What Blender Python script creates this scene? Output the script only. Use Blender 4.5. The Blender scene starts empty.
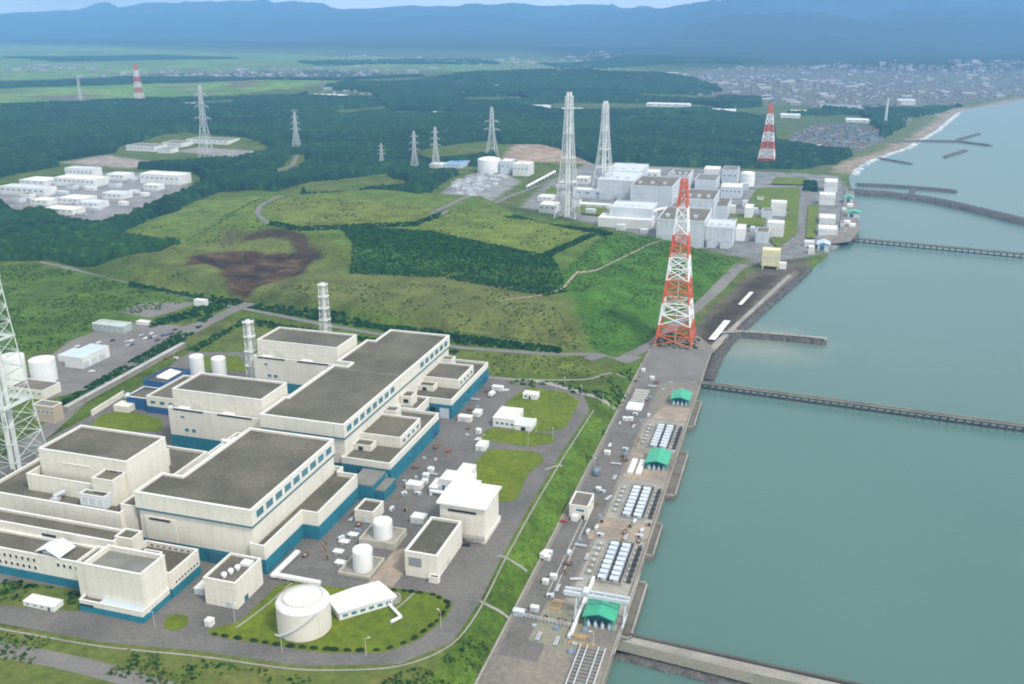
import bpy, bmesh, math, random
import numpy as np
from mathutils import Vector
R = math.radians
sc = bpy.context.scene
col = sc.collection
rng = random.Random(7)
nrg = np.random.default_rng(11)

# ------------------------------------------------------------------ camera
# Site frame: +y runs along the coast, +x points out to sea, z = metres above the sea.
FPX, CX, CY, HORIZ, CAMZ = 950.0, 512.0, 342.0, 20.0, 265.0
PIT = math.atan((CY - HORIZ) / FPX)
cp, sp = math.cos(PIT), math.sin(PIT)
YAW = math.atan2(820 - CX, FPX * (cp + (CY - HORIZ) / FPX * sp))
cw, sw = math.cos(YAW), math.sin(YAW)
cam = bpy.data.cameras.new('camera'); camo = bpy.data.objects.new('camera', cam); col.objects.link(camo)
cam.sensor_width = 36.0; cam.lens = FPX / 1024 * 36.0
cam.clip_start = 1.0; cam.clip_end = 60000
camo.location = (0, 0, CAMZ); camo.rotation_euler = (math.pi / 2 - PIT, 0, YAW)
sc.camera = camo

# ------------------------------------------------------------------ sky and sun (bright overcast)
SUN_EL, SUN_AZ = R(52), R(118)          # azimuth measured clockwise from +y: the sun stands over the sea, a little behind us
w = bpy.data.worlds.new('World'); sc.world = w; w.use_nodes = True
nt = w.node_tree; bg = nt.nodes['Background']
sky = nt.nodes.new('ShaderNodeTexSky'); sky.sky_type = 'NISHITA'; sky.sun_disc = False
sky.sun_elevation = SUN_EL; sky.sun_rotation = SUN_AZ
sky.air_density = 1.0; sky.dust_density = 3.0; sky.ozone_density = 1.0
# a thin, bright layer of cloud lies over the clear sky
tc = nt.nodes.new('ShaderNodeTexCoord'); cn_ = nt.nodes.new('ShaderNodeTexNoise'); cn_.inputs['Scale'].default_value = 3.0; cn_.inputs['Detail'].default_value = 6
nt.links.new(tc.outputs['Generated'], cn_.inputs['Vector'])
cr_ = nt.nodes.new('ShaderNodeMapRange'); cr_.inputs[1].default_value = .3; cr_.inputs[2].default_value = .7; cr_.inputs[3].default_value = .55; cr_.inputs[4].default_value = .9
nt.links.new(cn_.outputs['Fac'], cr_.inputs[0])
cm = nt.nodes.new('ShaderNodeMix'); cm.data_type = 'RGBA'; nt.links.new(cr_.outputs[0], cm.inputs[0]); nt.links.new(sky.outputs[0], cm.inputs[6]); 
sx = nt.nodes.new('ShaderNodeSeparateXYZ'); nt.links.new(tc.outputs['Generated'], sx.inputs[0])
hr_ = nt.nodes.new('ShaderNodeMapRange'); hr_.inputs[1].default_value = 0; hr_.inputs[2].default_value = .45; hr_.inputs[3].default_value = 1.9; hr_.inputs[4].default_value = 1.0
nt.links.new(sx.outputs[2], hr_.inputs[0])
cv = nt.nodes.new('ShaderNodeVectorMath'); cv.operation = 'SCALE'; cv.inputs[0].default_value = (4.9, 5.05, 5.05); nt.links.new(hr_.outputs[0], cv.inputs['Scale']); nt.links.new(cv.outputs[0], cm.inputs[7])
nt.links.new(cm.outputs[2], bg.inputs[0]); bg.inputs[1].default_value = 0.115
sl = bpy.data.lights.new('sun', 'SUN'); sl.energy = 1.5; sl.angle = R(10); sl.color = (1, .96, .9)
so = bpy.data.objects.new('sun', sl); col.objects.link(so)
sd = Vector((math.sin(SUN_AZ) * math.cos(SUN_EL), math.cos(SUN_AZ) * math.cos(SUN_EL), math.sin(SUN_EL)))
so.rotation_euler = sd.to_track_quat('Z', 'Y').to_euler(); so.location = (200, -100, 400)
sc.view_settings.view_transform = 'Standard'; sc.view_settings.look = 'None'
sc.view_settings.exposure = 0.95; sc.view_settings.gamma = 1.0
sc.cycles.volume_bounces = 2
sc.cycles.filter_width = 2.0

# ------------------------------------------------------------------ helpers
def P(px, py, z=0.0):
    """ground position (site metres) of a surveyed point at height z"""
    u = (px - CX) / FPX; v = (py - CY) / FPX
    f = cp - v * sp; d = sp + v * cp
    t = (CAMZ - z) / d
    X, Y = u * t, f * t
    return (X * cw - Y * sw, X * sw + Y * cw)
def PP(z, *pts): return [P(a, b, z) for a, b in pts]
def height_at(x, y, z0, py):
    """height of the point above (x, y, z0) that is seen at picture row py"""
    lo, hi = 0.0, 250.0
    Y = -x * sw + y * cw
    for _ in range(40):
        m = (lo + hi) / 2; dz = CAMZ - z0 - m
        r = CY + FPX * (-Y * sp + dz * cp) / (Y * cp + dz * sp)
        if r > py: lo = m
        else: hi = m
    return lo

def hsh(ix, iy, s):
    n = (ix.astype(np.int64) * 374761393 + iy.astype(np.int64) * 668265263 + s * 974711) & 0x7fffffff
    n = ((n ^ (n >> 13)) * 1274126177) & 0x7fffffff
    return ((n ^ (n >> 16)) & 0xffff) / 65535.0
def vnoise(x, y, s=0):
    ix = np.floor(x); iy = np.floor(y); fx = x - ix; fy = y - iy
    fx = fx * fx * (3 - 2 * fx); fy = fy * fy * (3 - 2 * fy)
    a = hsh(ix, iy, s); b = hsh(ix + 1, iy, s); c = hsh(ix, iy + 1, s); d = hsh(ix + 1, iy + 1, s)
    return (a * (1 - fx) + b * fx) * (1 - fy) + (c * (1 - fx) + d * fx) * fy
def fbm(x, y, o=4, s=0):
    r = 0; a = .5; t = 0
    for k in range(o):
        r = r + a * vnoise(x, y, s + k * 17); t += a; a *= .5; x = x * 2.03 + 11.3; y = y * 2.03 + 5.7
    return r / t
def sdf(poly, x, y):
    """signed distance, negative inside"""
    x = np.asarray(x, float); y = np.asarray(y, float)
    d = np.full(x.shape, 1e18); ins = np.zeros(x.shape, bool); n = len(poly)
    for i in range(n):
        ax, ay = poly[i]; bx, by = poly[(i + 1) % n]
        ex, ey = bx - ax, by - ay
        wx, wy = x - ax, y - ay
        t = np.clip((wx * ex + wy * ey) / (ex * ex + ey * ey + 1e-9), 0, 1)
        d = np.minimum(d, (wx - ex * t) ** 2 + (wy - ey * t) ** 2)
        c = ((ay > y) != (by > y)) & (x < (bx - ax) * (y - ay) / (by - ay + 1e-12) + ax)
        ins ^= c
    d = np.sqrt(d)
    return np.where(ins, -d, d)
def smooth(a, b, x):
    t = np.clip((x - a) / (b - a), 0, 1); return t * t * (3 - 2 * t)

# ---- materials
MATS = {}
def nodes(name):
    m = bpy.data.materials.new(name); m.use_nodes = True
    return m, m.node_tree, m.node_tree.nodes['Principled BSDF']
def N(t, typ, **kw):
    n = t.nodes.new(typ)
    for k, v in kw.items(): setattr(n, k, v)
    return n
def math_(t, op, a, b=None, clamp=False):
    n = N(t, 'ShaderNodeMath', operation=op, use_clamp=clamp)
    for i, v in enumerate((a, b)):
        if v is None: continue
        if isinstance(v, (int, float)): n.inputs[i].default_value = v
        else: t.links.new(v, n.inputs[i])
    return n.outputs[0]
def noise_(t, vec, scale, detail=4, rough=.55):
    n = N(t, 'ShaderNodeTexNoise'); n.inputs['Scale'].default_value = scale
    n.inputs['Detail'].default_value = detail; n.inputs['Roughness'].default_value = rough
    t.links.new(vec, n.inputs['Vector']); return n.outputs['Fac']
def mixc(t, f, a, b, mode='MIX'):
    n = N(t, 'ShaderNodeMix', data_type='RGBA', blend_type=mode)
    for i, v in ((0, f), (6, a), (7, b)):
        if isinstance(v, (int, float)): n.inputs[i].default_value = v
        elif isinstance(v, tuple): n.inputs[i].default_value = v + (1,) if len(v) == 3 else v
        else: t.links.new(v, n.inputs[i])
    return n.outputs[2]
def ramp(t, f, lo, hi):
    n = N(t, 'ShaderNodeMapRange'); n.inputs[1].default_value = lo; n.inputs[2].default_value = hi
    t.links.new(f, n.inputs[0]); return n.outputs[0]
def mat(name, c, c2=None, rough=.85, scale=.08, fine=.9, amt=.12, metal=0, streak=0, joint=None, bump=0):
    """weathered paint, concrete, roofing...: big blotches to c2, fine grain, rain streaks, panel joints"""
    if name in MATS: return MATS[name]
    m, t, b = nodes(name); MATS[name] = m
    g = N(t, 'ShaderNodeNewGeometry').outputs['Position']
    c2 = c2 or tuple(v * .75 for v in c)
    f1 = ramp(t, noise_(t, g, scale, 5, .6), .38, .66)
    cc = mixc(t, f1, c, c2)
    f2 = ramp(t, noise_(t, g, fine, 3, .6), .3, .7)
    k = math_(t, 'ADD', math_(t, 'MULTIPLY', f2, 2 * amt), 1 - amt)
    if streak:
        mp = N(t, 'ShaderNodeMapping'); mp.inputs['Scale'].default_value = (.55, .55, .045); t.links.new(g, mp.inputs[0])
        f3 = ramp(t, noise_(t, mp.outputs[0], 1.0, 4, .6), .52, .75)
        k = math_(t, 'MULTIPLY', k, math_(t, 'SUBTRACT', 1.0, math_(t, 'MULTIPLY', f3, streak)))
    if joint:
        s = N(t, 'ShaderNodeSeparateXYZ'); t.links.new(g, s.inputs[0])
        a = math_(t, 'FRACT', math_(t, 'DIVIDE', math_(t, 'ADD', s.outputs[0], s.outputs[1]), joint))
        j = math_(t, 'LESS_THAN', a, .045)
        z = math_(t, 'FRACT', math_(t, 'DIVIDE', s.outputs[2], joint * 1.15))
        jz = math_(t, 'LESS_THAN', z, .03)
        j = math_(t, 'MAXIMUM', j, jz)
        k = math_(t, 'MULTIPLY', k, math_(t, 'SUBTRACT', 1.0, math_(t, 'MULTIPLY', j, .17)))
    cc = mixc(t, 1.0, cc, (1, 1, 1), 'MULTIPLY')
    v = N(t, 'ShaderNodeVectorMath', operation='SCALE'); t.links.new(cc, v.inputs[0]); t.links.new(k, v.inputs['Scale'])
    t.links.new(v.outputs[0], b.inputs['Base Color'])
    b.inputs['Roughness'].default_value = rough; b.inputs['Metallic'].default_value = metal
    if rough > .7: b.inputs['Specular IOR Level'].default_value = .12
    if bump:
        bn = N(t, 'ShaderNodeBump'); bn.inputs['Strength'].default_value = bump; bn.inputs['Distance'].default_value = .5
        t.links.new(f2, bn.inputs['Height']); t.links.new(bn.outputs[0], b.inputs['Normal'])
    return m
CREAM = mat('cream_wall', (.735, .70, .60), (.67, .64, .545), scale=.05, amt=.05, streak=.12, joint=6.2)
WHITEW = mat('white_wall', (.74, .74, .71), (.64, .64, .61), scale=.06, amt=.05, streak=.12)
PALE = mat('pale_grey_cladding', (.60, .64, .66), (.52, .56, .59), scale=.04, amt=.05, streak=.12, joint=9)
TEAL = mat('teal_plinth', (.03, .195, .26), (.025, .155, .215), scale=.07, amt=.12, streak=.2, joint=6.2)
TEALD = mat('teal_trim', (.04, .16, .20), (.035, .13, .165), amt=.08)
BLUEW = mat('deep_blue_wall', (.03, .11, .26), (.03, .09, .2), amt=.1, streak=.15)
ROOF = mat('gravel_roof', (.098, .091, .066), (.16, .147, .108), scale=.028, fine=.55, amt=.2, bump=.2)
ROOFB = mat('brown_roof', (.15, .135, .105), (.19, .175, .14), scale=.05, fine=1.2, amt=.18)
ROOFL = mat('pale_roof', (.22, .22, .19), (.17, .165, .14), scale=.1, fine=1.5, amt=.15)
WHITE = mat('white_paint', (.82, .82, .80), (.76, .76, .74), rough=.5, amt=.04, streak=.08)
COPE = mat('white_coping', (.80, .79, .74), (.70, .69, .63), rough=.6, amt=.06)
GLASS = mat('tinted_glass', (.07, .21, .27), (.05, .16, .21), rough=.15, amt=.1)
DARK = mat('dark_opening', (.025, .027, .03), (.035, .037, .04), amt=.1)
STEEL = mat('galvanised_steel', (.55, .57, .57), (.45, .47, .48), rough=.55, metal=.0, amt=.08)
STEELG = mat('pale_green_steel', (.56, .62, .57), (.48, .54, .5), rough=.6, amt=.08)
REDP = mat('red_orange_paint', (.66, .12, .035), (.56, .10, .04), rough=.55, amt=.08)
GREENR = mat('green_sheet_roof', (.055, .40, .23), (.045, .34, .2), rough=.5, scale=.2, amt=.07, streak=.1)
ASPH = mat('yard_asphalt', (.165, .155, .138), (.12, .114, .103), scale=.035, fine=.6, amt=.16)
ROADM = mat('road_asphalt', (.2, .19, .172), (.16, .152, .138), scale=.05, fine=.7, amt=.12)
CONC = mat('concrete', (.34, .325, .28), (.25, .235, .2), scale=.06, fine=.8, amt=.16, streak=.15)
DECK = mat('quay_deck', (.19, .172, .145), (.26, .23, .18), scale=.03, fine=.45, amt=.2)
SANDY = mat('sandy_ground', (.36, .29, .215), (.24, .2, .16), scale=.09, fine=.5, amt=.2)
PAINT = mat('road_paint', (.62, .62, .58), (.45, .45, .42), scale=.3, amt=.15)
LAWN = mat('mown_lawn', (.13, .165, .011), (.088, .13, .011), scale=.04, fine=.3, amt=.24, bump=.3)
ROUGH = mat('rough_grass', (.085, .125, .022), (.13, .14, .035), scale=.05, fine=.3, amt=.25, bump=.4)
RUST = mat('rust_brown', (.2, .1, .065), (.15, .08, .055), amt=.15)
YELLOW = mat('pale_yellow_wall', (.72, .68, .42), (.66, .62, .38), amt=.05, streak=.1)
BEIGE = mat('beige_wall', (.5, .42, .31), (.43, .36, .27), amt=.08, streak=.2)
BLUER = mat('pale_blue_sheet', (.50, .60, .70), (.45, .55, .65), rough=.5, amt=.05)
BLUE = mat('bright_blue_sheet', (.16, .34, .62), (.14, .3, .55), rough=.5, amt=.05)
ROCK = mat('armour_rock', (.13, .125, .115), (.09, .087, .08), scale=.3, fine=.7, amt=.3, bump=.8)
TIMBER = mat('weathered_timber', (.12, .115, .10), (.09, .085, .075), amt=.2)
def attr_mat(name, rough=.95, fine=.3, amt=.34, parcels=False):
    m, t, b = nodes(name); MATS[name] = m
    g = N(t, 'ShaderNodeNewGeometry').outputs['Position']
    a = N(t, 'ShaderNodeAttribute'); a.attribute_name = 'Col'
    f = ramp(t, noise_(t, g, fine, 5, .65), .3, .7)
    f2 = ramp(t, noise_(t, g, fine * .13, 4, .6), .3, .7)
    k = math_(t, 'ADD', math_(t, 'MULTIPLY', f, 2 * amt), 1 - amt)
    k = math_(t, 'MULTIPLY', k, math_(t, 'ADD', math_(t, 'MULTIPLY', f2, .7), .65))
    c = a.outputs['Color']
    if parcels:      # alpha of the attribute: farmland divided into paddies
        mp = N(t, 'ShaderNodeMapping'); mp.inputs['Scale'].default_value = (.0055, .0125, 0); mp.inputs['Rotation'].default_value = (0, 0, .5)
        t.links.new(g, mp.inputs[0])
        vo = N(t, 'ShaderNodeTexVoronoi', distance='CHEBYCHEV'); vo.inputs['Scale'].default_value = 1.0; vo.inputs['Randomness'].default_value = .55
        t.links.new(mp.outputs[0], vo.inputs['Vector'])
        s = N(t, 'ShaderNodeSeparateColor'); t.links.new(vo.outputs['Color'], s.inputs[0])
        pc = mixc(t, s.outputs[0], (.085, .19, .03), (.17, .26, .06))
        pc = mixc(t, math_(t, 'GREATER_THAN', s.outputs[1], .86), pc, (.14, .13, .08))
        c = mixc(t, a.outputs['Alpha'], c, pc)
    v = N(t, 'ShaderNodeVectorMath', operation='SCALE'); t.links.new(c, v.inputs[0]); t.links.new(k, v.inputs['Scale'])
    t.links.new(v.outputs[0], b.inputs['Base Color']); b.inputs['Roughness'].default_value = rough
    b.inputs['Specular IOR Level'].default_value = .08
    bn = N(t, 'ShaderNodeBump'); bn.inputs['Strength'].default_value = .5; bn.inputs['Distance'].default_value = 1.2
    t.links.new(f, bn.inputs['Height']); t.links.new(bn.outputs[0], b.inputs['Normal'])
    return m
GROUND = attr_mat('open_ground', parcels=True)
LEAF = attr_mat('foliage', fine=.9, amt=.2)
SEA, t, b = nodes('sea_water')
g = N(t, 'ShaderNodeNewGeometry').outputs['Position']
f1 = noise_(t, g, .0035, 4, .5)
cc = mixc(t, ramp(t, f1, .3, .7), (.07, .146, .122), (.085, .166, .14))
sx_ = N(t, 'ShaderNodeVectorMath', operation='DISTANCE'); t.links.new(g, sx_.inputs[0]); sx_.inputs[1].default_value = (-22, 806, 0)
silt = ramp(t, math_(t, 'ADD', sx_.outputs['Value'], math_(t, 'MULTIPLY', noise_(t, g, .03, 4), 70)), 105, 45)
cc = mixc(t, math_(t, 'MULTIPLY', silt, .55), cc, (.26, .255, .2))
t.links.new(cc, b.inputs['Base Color']); b.inputs['Roughness'].default_value = .3; b.inputs['IOR'].default_value = 1.33
mp = N(t, 'ShaderNodeMapping'); mp.inputs['Scale'].default_value = (.09, .22, .1); mp.inputs['Rotation'].default_value = (0, 0, .6); t.links.new(g, mp.inputs[0])
h = math_(t, 'ADD', noise_(t, mp.outputs[0], 1.0, 6, .62), math_(t, 'MULTIPLY', noise_(t, g, .02, 3), .8))
bn = N(t, 'ShaderNodeBump'); bn.inputs['Strength'].default_value = .16; bn.inputs['Distance'].default_value = 1.0
t.links.new(h, bn.inputs['Height']); t.links.new(bn.outputs[0], b.inputs['Normal'])
FOAM, t, b = nodes('surf_foam')
g = N(t, 'ShaderNodeNewGeometry').outputs['Position']
b.inputs['Base Color'].default_value = (.8, .82, .82, 1); b.inputs['Roughness'].default_value = .8
t.links.new(ramp(t, noise_(t, g, .06, 5, .7), .42, .58), b.inputs['Alpha'])

# ---- objects
def tag(o, label=None, cat=None, group=None, kind=None):
    for k, v in (('label', label), ('category', cat), ('group', group), ('kind', kind)):
        if v: o[k] = v
    return o
def empty(name, loc, label=None, cat=None, group=None):
    o = bpy.data.objects.new(name, None); col.objects.link(o); o.location = loc
    o.empty_display_size = 2
    return tag(o, label, cat, group)
def origin(o):
    v = Vector((0, 0, 0))
    while o: v += o.location; o = o.parent
    return v
class MB:
    def __init__(s): s.v = []; s.f = []; s.c = None
    def add(s, vs, fs):
        n = len(s.v); s.v += vs; s.f += [tuple(i + n for i in f) for f in fs]; return s
    def box(s, x0, x1, y0, y1, z0, z1):
        return s.add([(x0, y0, z0), (x1, y0, z0), (x1, y1, z0), (x0, y1, z0), (x0, y0, z1), (x1, y0, z1), (x1, y1, z1), (x0, y1, z1)],
                     [(0, 3, 2, 1), (4, 5, 6, 7), (0, 1, 5, 4), (1, 2, 6, 5), (2, 3, 7, 6), (3, 0, 4, 7)])
    def poly(s, pts, z):
        return s.add([(x, y, z) for x, y in pts], [tuple(range(len(pts)))])
    def prism(s, pts, z0, z1, bottom=False):
        n = len(pts)
        fs = [(i, (i + 1) % n, n + (i + 1) % n, n + i) for i in range(n)] + [tuple(range(n, 2 * n))]
        if bottom: fs.append(tuple(range(n - 1, -1, -1)))
        return s.add([(x, y, z0) for x, y in pts] + [(x, y, z1) for x, y in pts], fs)
    def ring(s, outer, inner, z0, z1):
        """closed ring of rectangular section"""
        n = len(outer)
        vs = [(x, y, z0) for x, y in outer] + [(x, y, z1) for x, y in outer] + [(x, y, z1) for x, y in inner] + [(x, y, z0) for x, y in inner]
        fs = []
        for i in range(n):
            j = (i + 1) % n
            for k in range(4):
                a, b_ = k * n, ((k + 1) % 4) * n
                fs.append((a + i, a + j, b_ + j, b_ + i))
        return s.add(vs, fs)
    def bar(s, p, q, r, n=4, r2=None):
        p = Vector(p); q = Vector(q); d = (q - p)
        if d.length < 1e-6: return s
        d.normalize(); u = d.orthogonal().normalized(); v = d.cross(u)
        if r2 is None: r2 = r
        vs = []
        for c, rr in ((p, r), (q, r2)):
            for i in range(n):
                a = 2 * math.pi * (i + .5) / n
                vs.append(tuple(c + (u * math.cos(a) + v * math.sin(a)) * rr))
        return s.add(vs, [(i, (i + 1) % n, n + (i + 1) % n, n + i) for i in range(n)] + [tuple(range(n - 1, -1, -1)), tuple(range(n, 2 * n))])
    def lathe(s, cx, cy, prof, n=32):
        vs = []; fs = []
        for r, z in prof:
            for i in range(n):
                a = 2 * math.pi * i / n; vs.append((cx + r * math.cos(a), cy + r * math.sin(a), z))
        for k in range(len(prof) - 1):
            for i in range(n):
                j = (i + 1) % n; fs.append((k * n + i, k * n + j, (k + 1) * n + j, (k + 1) * n + i))
        if prof[-1][0] > .01: fs.append(tuple(range((len(prof) - 1) * n, len(prof) * n)))
        return s.add(vs, fs)
    def build(s, name, m, parent=None, smooth=False, base=None):
        o_ = origin(parent) if parent else Vector(base or (0, 0, 0))
        me = bpy.data.meshes.new(name)
        me.from_pydata([(x - o_.x, y - o_.y, z - o_.z) for x, y, z in s.v], [], s.f)
        me.materials.append(m)
        if smooth:
            for p in me.polygons: p.use_smooth = True
        if s.c is not None:
            a = me.color_attributes.new('Col', 'FLOAT_COLOR', 'POINT'); a.data.foreach_set('color', np.asarray(s.c, np.float32).ravel())
        ob = bpy.data.objects.new(name, me); col.objects.link(ob)
        if parent: ob.parent = parent
        else: ob.location = o_
        return ob
def array_mesh(name, V, F, C, m, smooth=False):
    """quick mesh from numpy arrays (all faces with the same number of corners)"""
    me = bpy.data.meshes.new(name); k = F.shape[1]
    me.vertices.add(len(V)); me.vertices.foreach_set('co', V.astype(np.float32).ravel())
    me.loops.add(F.size); me.loops.foreach_set('vertex_index', F.astype(np.int32).ravel())
    me.polygons.add(len(F)); me.polygons.foreach_set('loop_start', np.arange(0, F.size, k, dtype=np.int32))
    if smooth: me.polygons.foreach_set('use_smooth', np.ones(len(F), bool))
    me.update(calc_edges=True)
    if C is not None:
        a = me.color_attributes.new('Col', 'FLOAT_COLOR', 'POINT'); a.data.foreach_set('color', C.astype(np.float32).ravel())
    me.materials.append(m); me.validate()
    o = bpy.data.objects.new(name, me); col.objects.link(o); return o
def copy_tree(o, parent=None):
    c = o.copy(); col.objects.link(c); c.parent = parent
    for ch in list(o.children): copy_tree(ch, c)
    return c
def rect(x0, x1, y0, y1): return [(x0, y0), (x1, y0), (x1, y1), (x0, y1)]
def area(p): return sum(p[i][0] * p[(i + 1) % len(p)][1] - p[(i + 1) % len(p)][0] * p[i][1] for i in range(len(p))) / 2
def ccw(p): return p if area(p) > 0 else p[::-1]
def inset(p, d):
    n = len(p); out = []
    for i in range(n):
        a = Vector(p[i - 1]); b_ = Vector(p[i]); c = Vector(p[(i + 1) % n])
        e1 = (b_ - a).normalized(); e2 = (c - b_).normalized()
        n1 = Vector((-e1.y, e1.x)); n2 = Vector((-e2.y, e2.x))
        k = (n1 + n2); k = k / max(.2, (1 + n1.dot(n2)))
        out.append((b_.x + k.x * d, b_.y + k.y * d))
    return out
def block(root, poly, z0, z1, wall=CREAM, roof=ROOF, par=1.1, plinth=0, pm=None, cope=COPE, th=.7, name='wall', band=None):
    """flat-roofed volume: walls with a parapet, sunk roof, coping, painted plinth"""
    poly = ccw(poly); inn = inset(poly, th); n = len(poly); zr = z1 - par
    m = MB()
    m.add([(x, y, z0) for x, y in poly] + [(x, y, z1) for x, y in poly] + [(x, y, z1) for x, y in inn] + [(x, y, zr - .3) for x, y in inn],
          [(k * n + i, k * n + (i + 1) % n, (k + 1) * n + (i + 1) % n, (k + 1) * n + i) for k in range(3) for i in range(n)])
    wl = m.build(name, wall, root)
    MB().poly(inset(poly, th * .6), zr).build('roof', roof, root)
    if cope: MB().ring(inset(poly, -.14), inset(poly, th + .14), z1 + .003, z1 + .22).build('coping', cope, root)
    if plinth: MB().ring(inset(poly, -.16), inset(poly, .25), z0, z0 + plinth).build('plinth', pm or TEAL, root)
    if band: MB().ring(inset(poly, -.1), inset(poly, .2), band, band + .55).build('trim_band', TEALD, root)
    return wl
def window(root, axis, c, a0, a1, z0, z1, frame=COPE, glass=GLASS, f=.25, sgn=1):
    """window on a wall plane: axis 'x' = wall faces along x at x=c, spanning y a0..a1"""
    fr = MB(); g_ = MB()
    def bx(m, lo, hi, b0, b1, d0, d1):
        p, q = sorted((c + sgn * d0, c + sgn * d1))
        if axis == 'x': m.box(p, q, lo, hi, b0, b1)
        else: m.box(lo, hi, p, q, b0, b1)
    bx(fr, a0 - f, a1 + f, z0 - f, z0, .02, .16); bx(fr, a0 - f, a1 + f, z1, z1 + f, .02, .16)
    bx(fr, a0 - f, a0, z0, z1, .02, .16); bx(fr, a1, a1 + f, z0, z1, .02, .16)
    bx(g_, a0, a1, z0, z1, .015, .06)
    o = fr.build('window', frame, root); g_.build('pane', glass, o); return o
def door(root, axis, c, a0, a1, z0, z1, m=TEALD, sgn=1, d=.12, name='door'):
    p, q = sorted((c + sgn * .01, c + sgn * d))
    b_ = MB()
    if axis == 'x': b_.box(p, q, a0, a1, z0, z1)
    else: b_.box(a0, a1, p, q, z0, z1)
    return b_.build(name, m, root)
def gable(root, x0, x1, y0, y1, ze, zr, roofm, along='y', over=.5, th=.25):
    m = MB()
    if along == 'y':
        xm = (x0 + x1) / 2
        pr = [(x0 - over, ze), (xm, zr), (x1 + over, ze), (x1 + over, ze - th), (xm, zr - th), (x0 - over, ze - th)]
        vs = [(a, y0 - over, z) for a, z in pr] + [(a, y1 + over, z) for a, z in pr]
    else:
        ym = (y0 + y1) / 2
        pr = [(y0 - over, ze), (ym, zr), (y1 + over, ze), (y1 + over, ze - th), (ym, zr - th), (y0 - over, ze - th)]
        vs = [(x0 - over, a, z) for a, z in pr] + [(x1 + over, a, z) for a, z in pr]
    fs = [(i, (i + 1) % 6, 6 + (i + 1) % 6, 6 + i) for i in range(6)] + [(0, 1, 4, 5), (1, 2, 3, 4), (6, 7, 10, 11), (7, 8, 9, 10)]
    return m.add(vs, fs).build('roof', roofm, root)
def ground_z(px, py, z):
    for _ in range(4):
        x, y = P(px, py, z); z = .4 * z + .6 * float(sample(x, y))
    return z
def bpx(name, label, xl, xr, yb, yt, yk, zg, wall=WHITEW, roof=ROOFL, cat='building', group=None, par=.6, wins=0, cope=COPE, depth=None, xtra=None, wglass=None):
    """flat-roofed building whose front foot runs between two surveyed points; yt = front eaves row, yk = back eaves row"""
    zg = ground_z((xl + xr) / 2, yb, zg)
    x0, y0 = P(xl, yb, zg); x1, y1 = P(xr, yb, zg); y = (y0 + y1) / 2
    h_ = height_at((x0 + x1) / 2, y, zg, yt)
    if depth is None: depth = max(6, P((xl + xr) / 2, yk, zg + h_)[1] - P((xl + xr) / 2, yt, zg + h_)[1])
    r = empty(name, ((x0 + x1) / 2, y + depth / 2, zg), label, cat, group)
    block(r, rect(x0, x1, y, y + depth), zg - 3, zg + h_, wall, roof, par, cope=cope, th=.5)
    for i in range(wins):
        t0 = x0 + (x1 - x0) * (i + .28) / wins; t1 = x0 + (x1 - x0) * (i + .72) / wins
        window(r, 'y', y, t0, t1, zg + h_ * .55, zg + h_ * .55 + min(2.2, h_ * .2), f=.2, sgn=-1, glass=wglass or GLASS)
    if xtra: xtra(r, x0, x1, y, depth, zg + h_)
    return r

# ------------------------------------------------------------------ terrain
LAND = [(-60, -600), (-60, 772), (-52, 782), (-38, 850), (-6, 985), (26, 1129), (40, 1190), (68, 1290), (76, 1500), (74, 1790), (85, 1880), (118, 2030), (200, 2250), (304, 2650),
        (439, 3280), (595, 3560), (730, 3850), (1000, 4300), (1700, 5000), (4000, 6000), (9000, 9000), (9000, 16000), (-14000, 16000), (-14000, -600)]
QUAYX0, QUAYX1 = -110.0, -60.0
PLATF = [(-124.5, -600), (-124.5, 690), (-150, 715), (-263, 728), (-389, 719), (-540, 746), (-700, 796), (-1200, 1000), (-14000, 2500), (-14000, -600)]
TOP = [(-205, 880), (-205, 1040), (-340, 1128), (-430, 1250), (-600, 1262), (-720, 1150), (-672, 985), (-640, 960), (-600, 930), (-560, 935), (-520, 960), (-480, 915)]
BENCH = [(-190, 770), (-178, 850), (-215, 905), (-470, 900), (-520, 930), (-660, 955), (-720, 860), (-640, 812), (-540, 785), (-389, 752), (-260, 762)]
EASTB = [(-150, 800), (-122, 930), (-80, 1040), (-120, 1085), (-300, 1110), (-200, 880)]
MIDB = [(-182, 830), (-152, 930), (-120, 1030), (-135, 1075), (-200, 1105), (-330, 1130), (-205, 890)]
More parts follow.
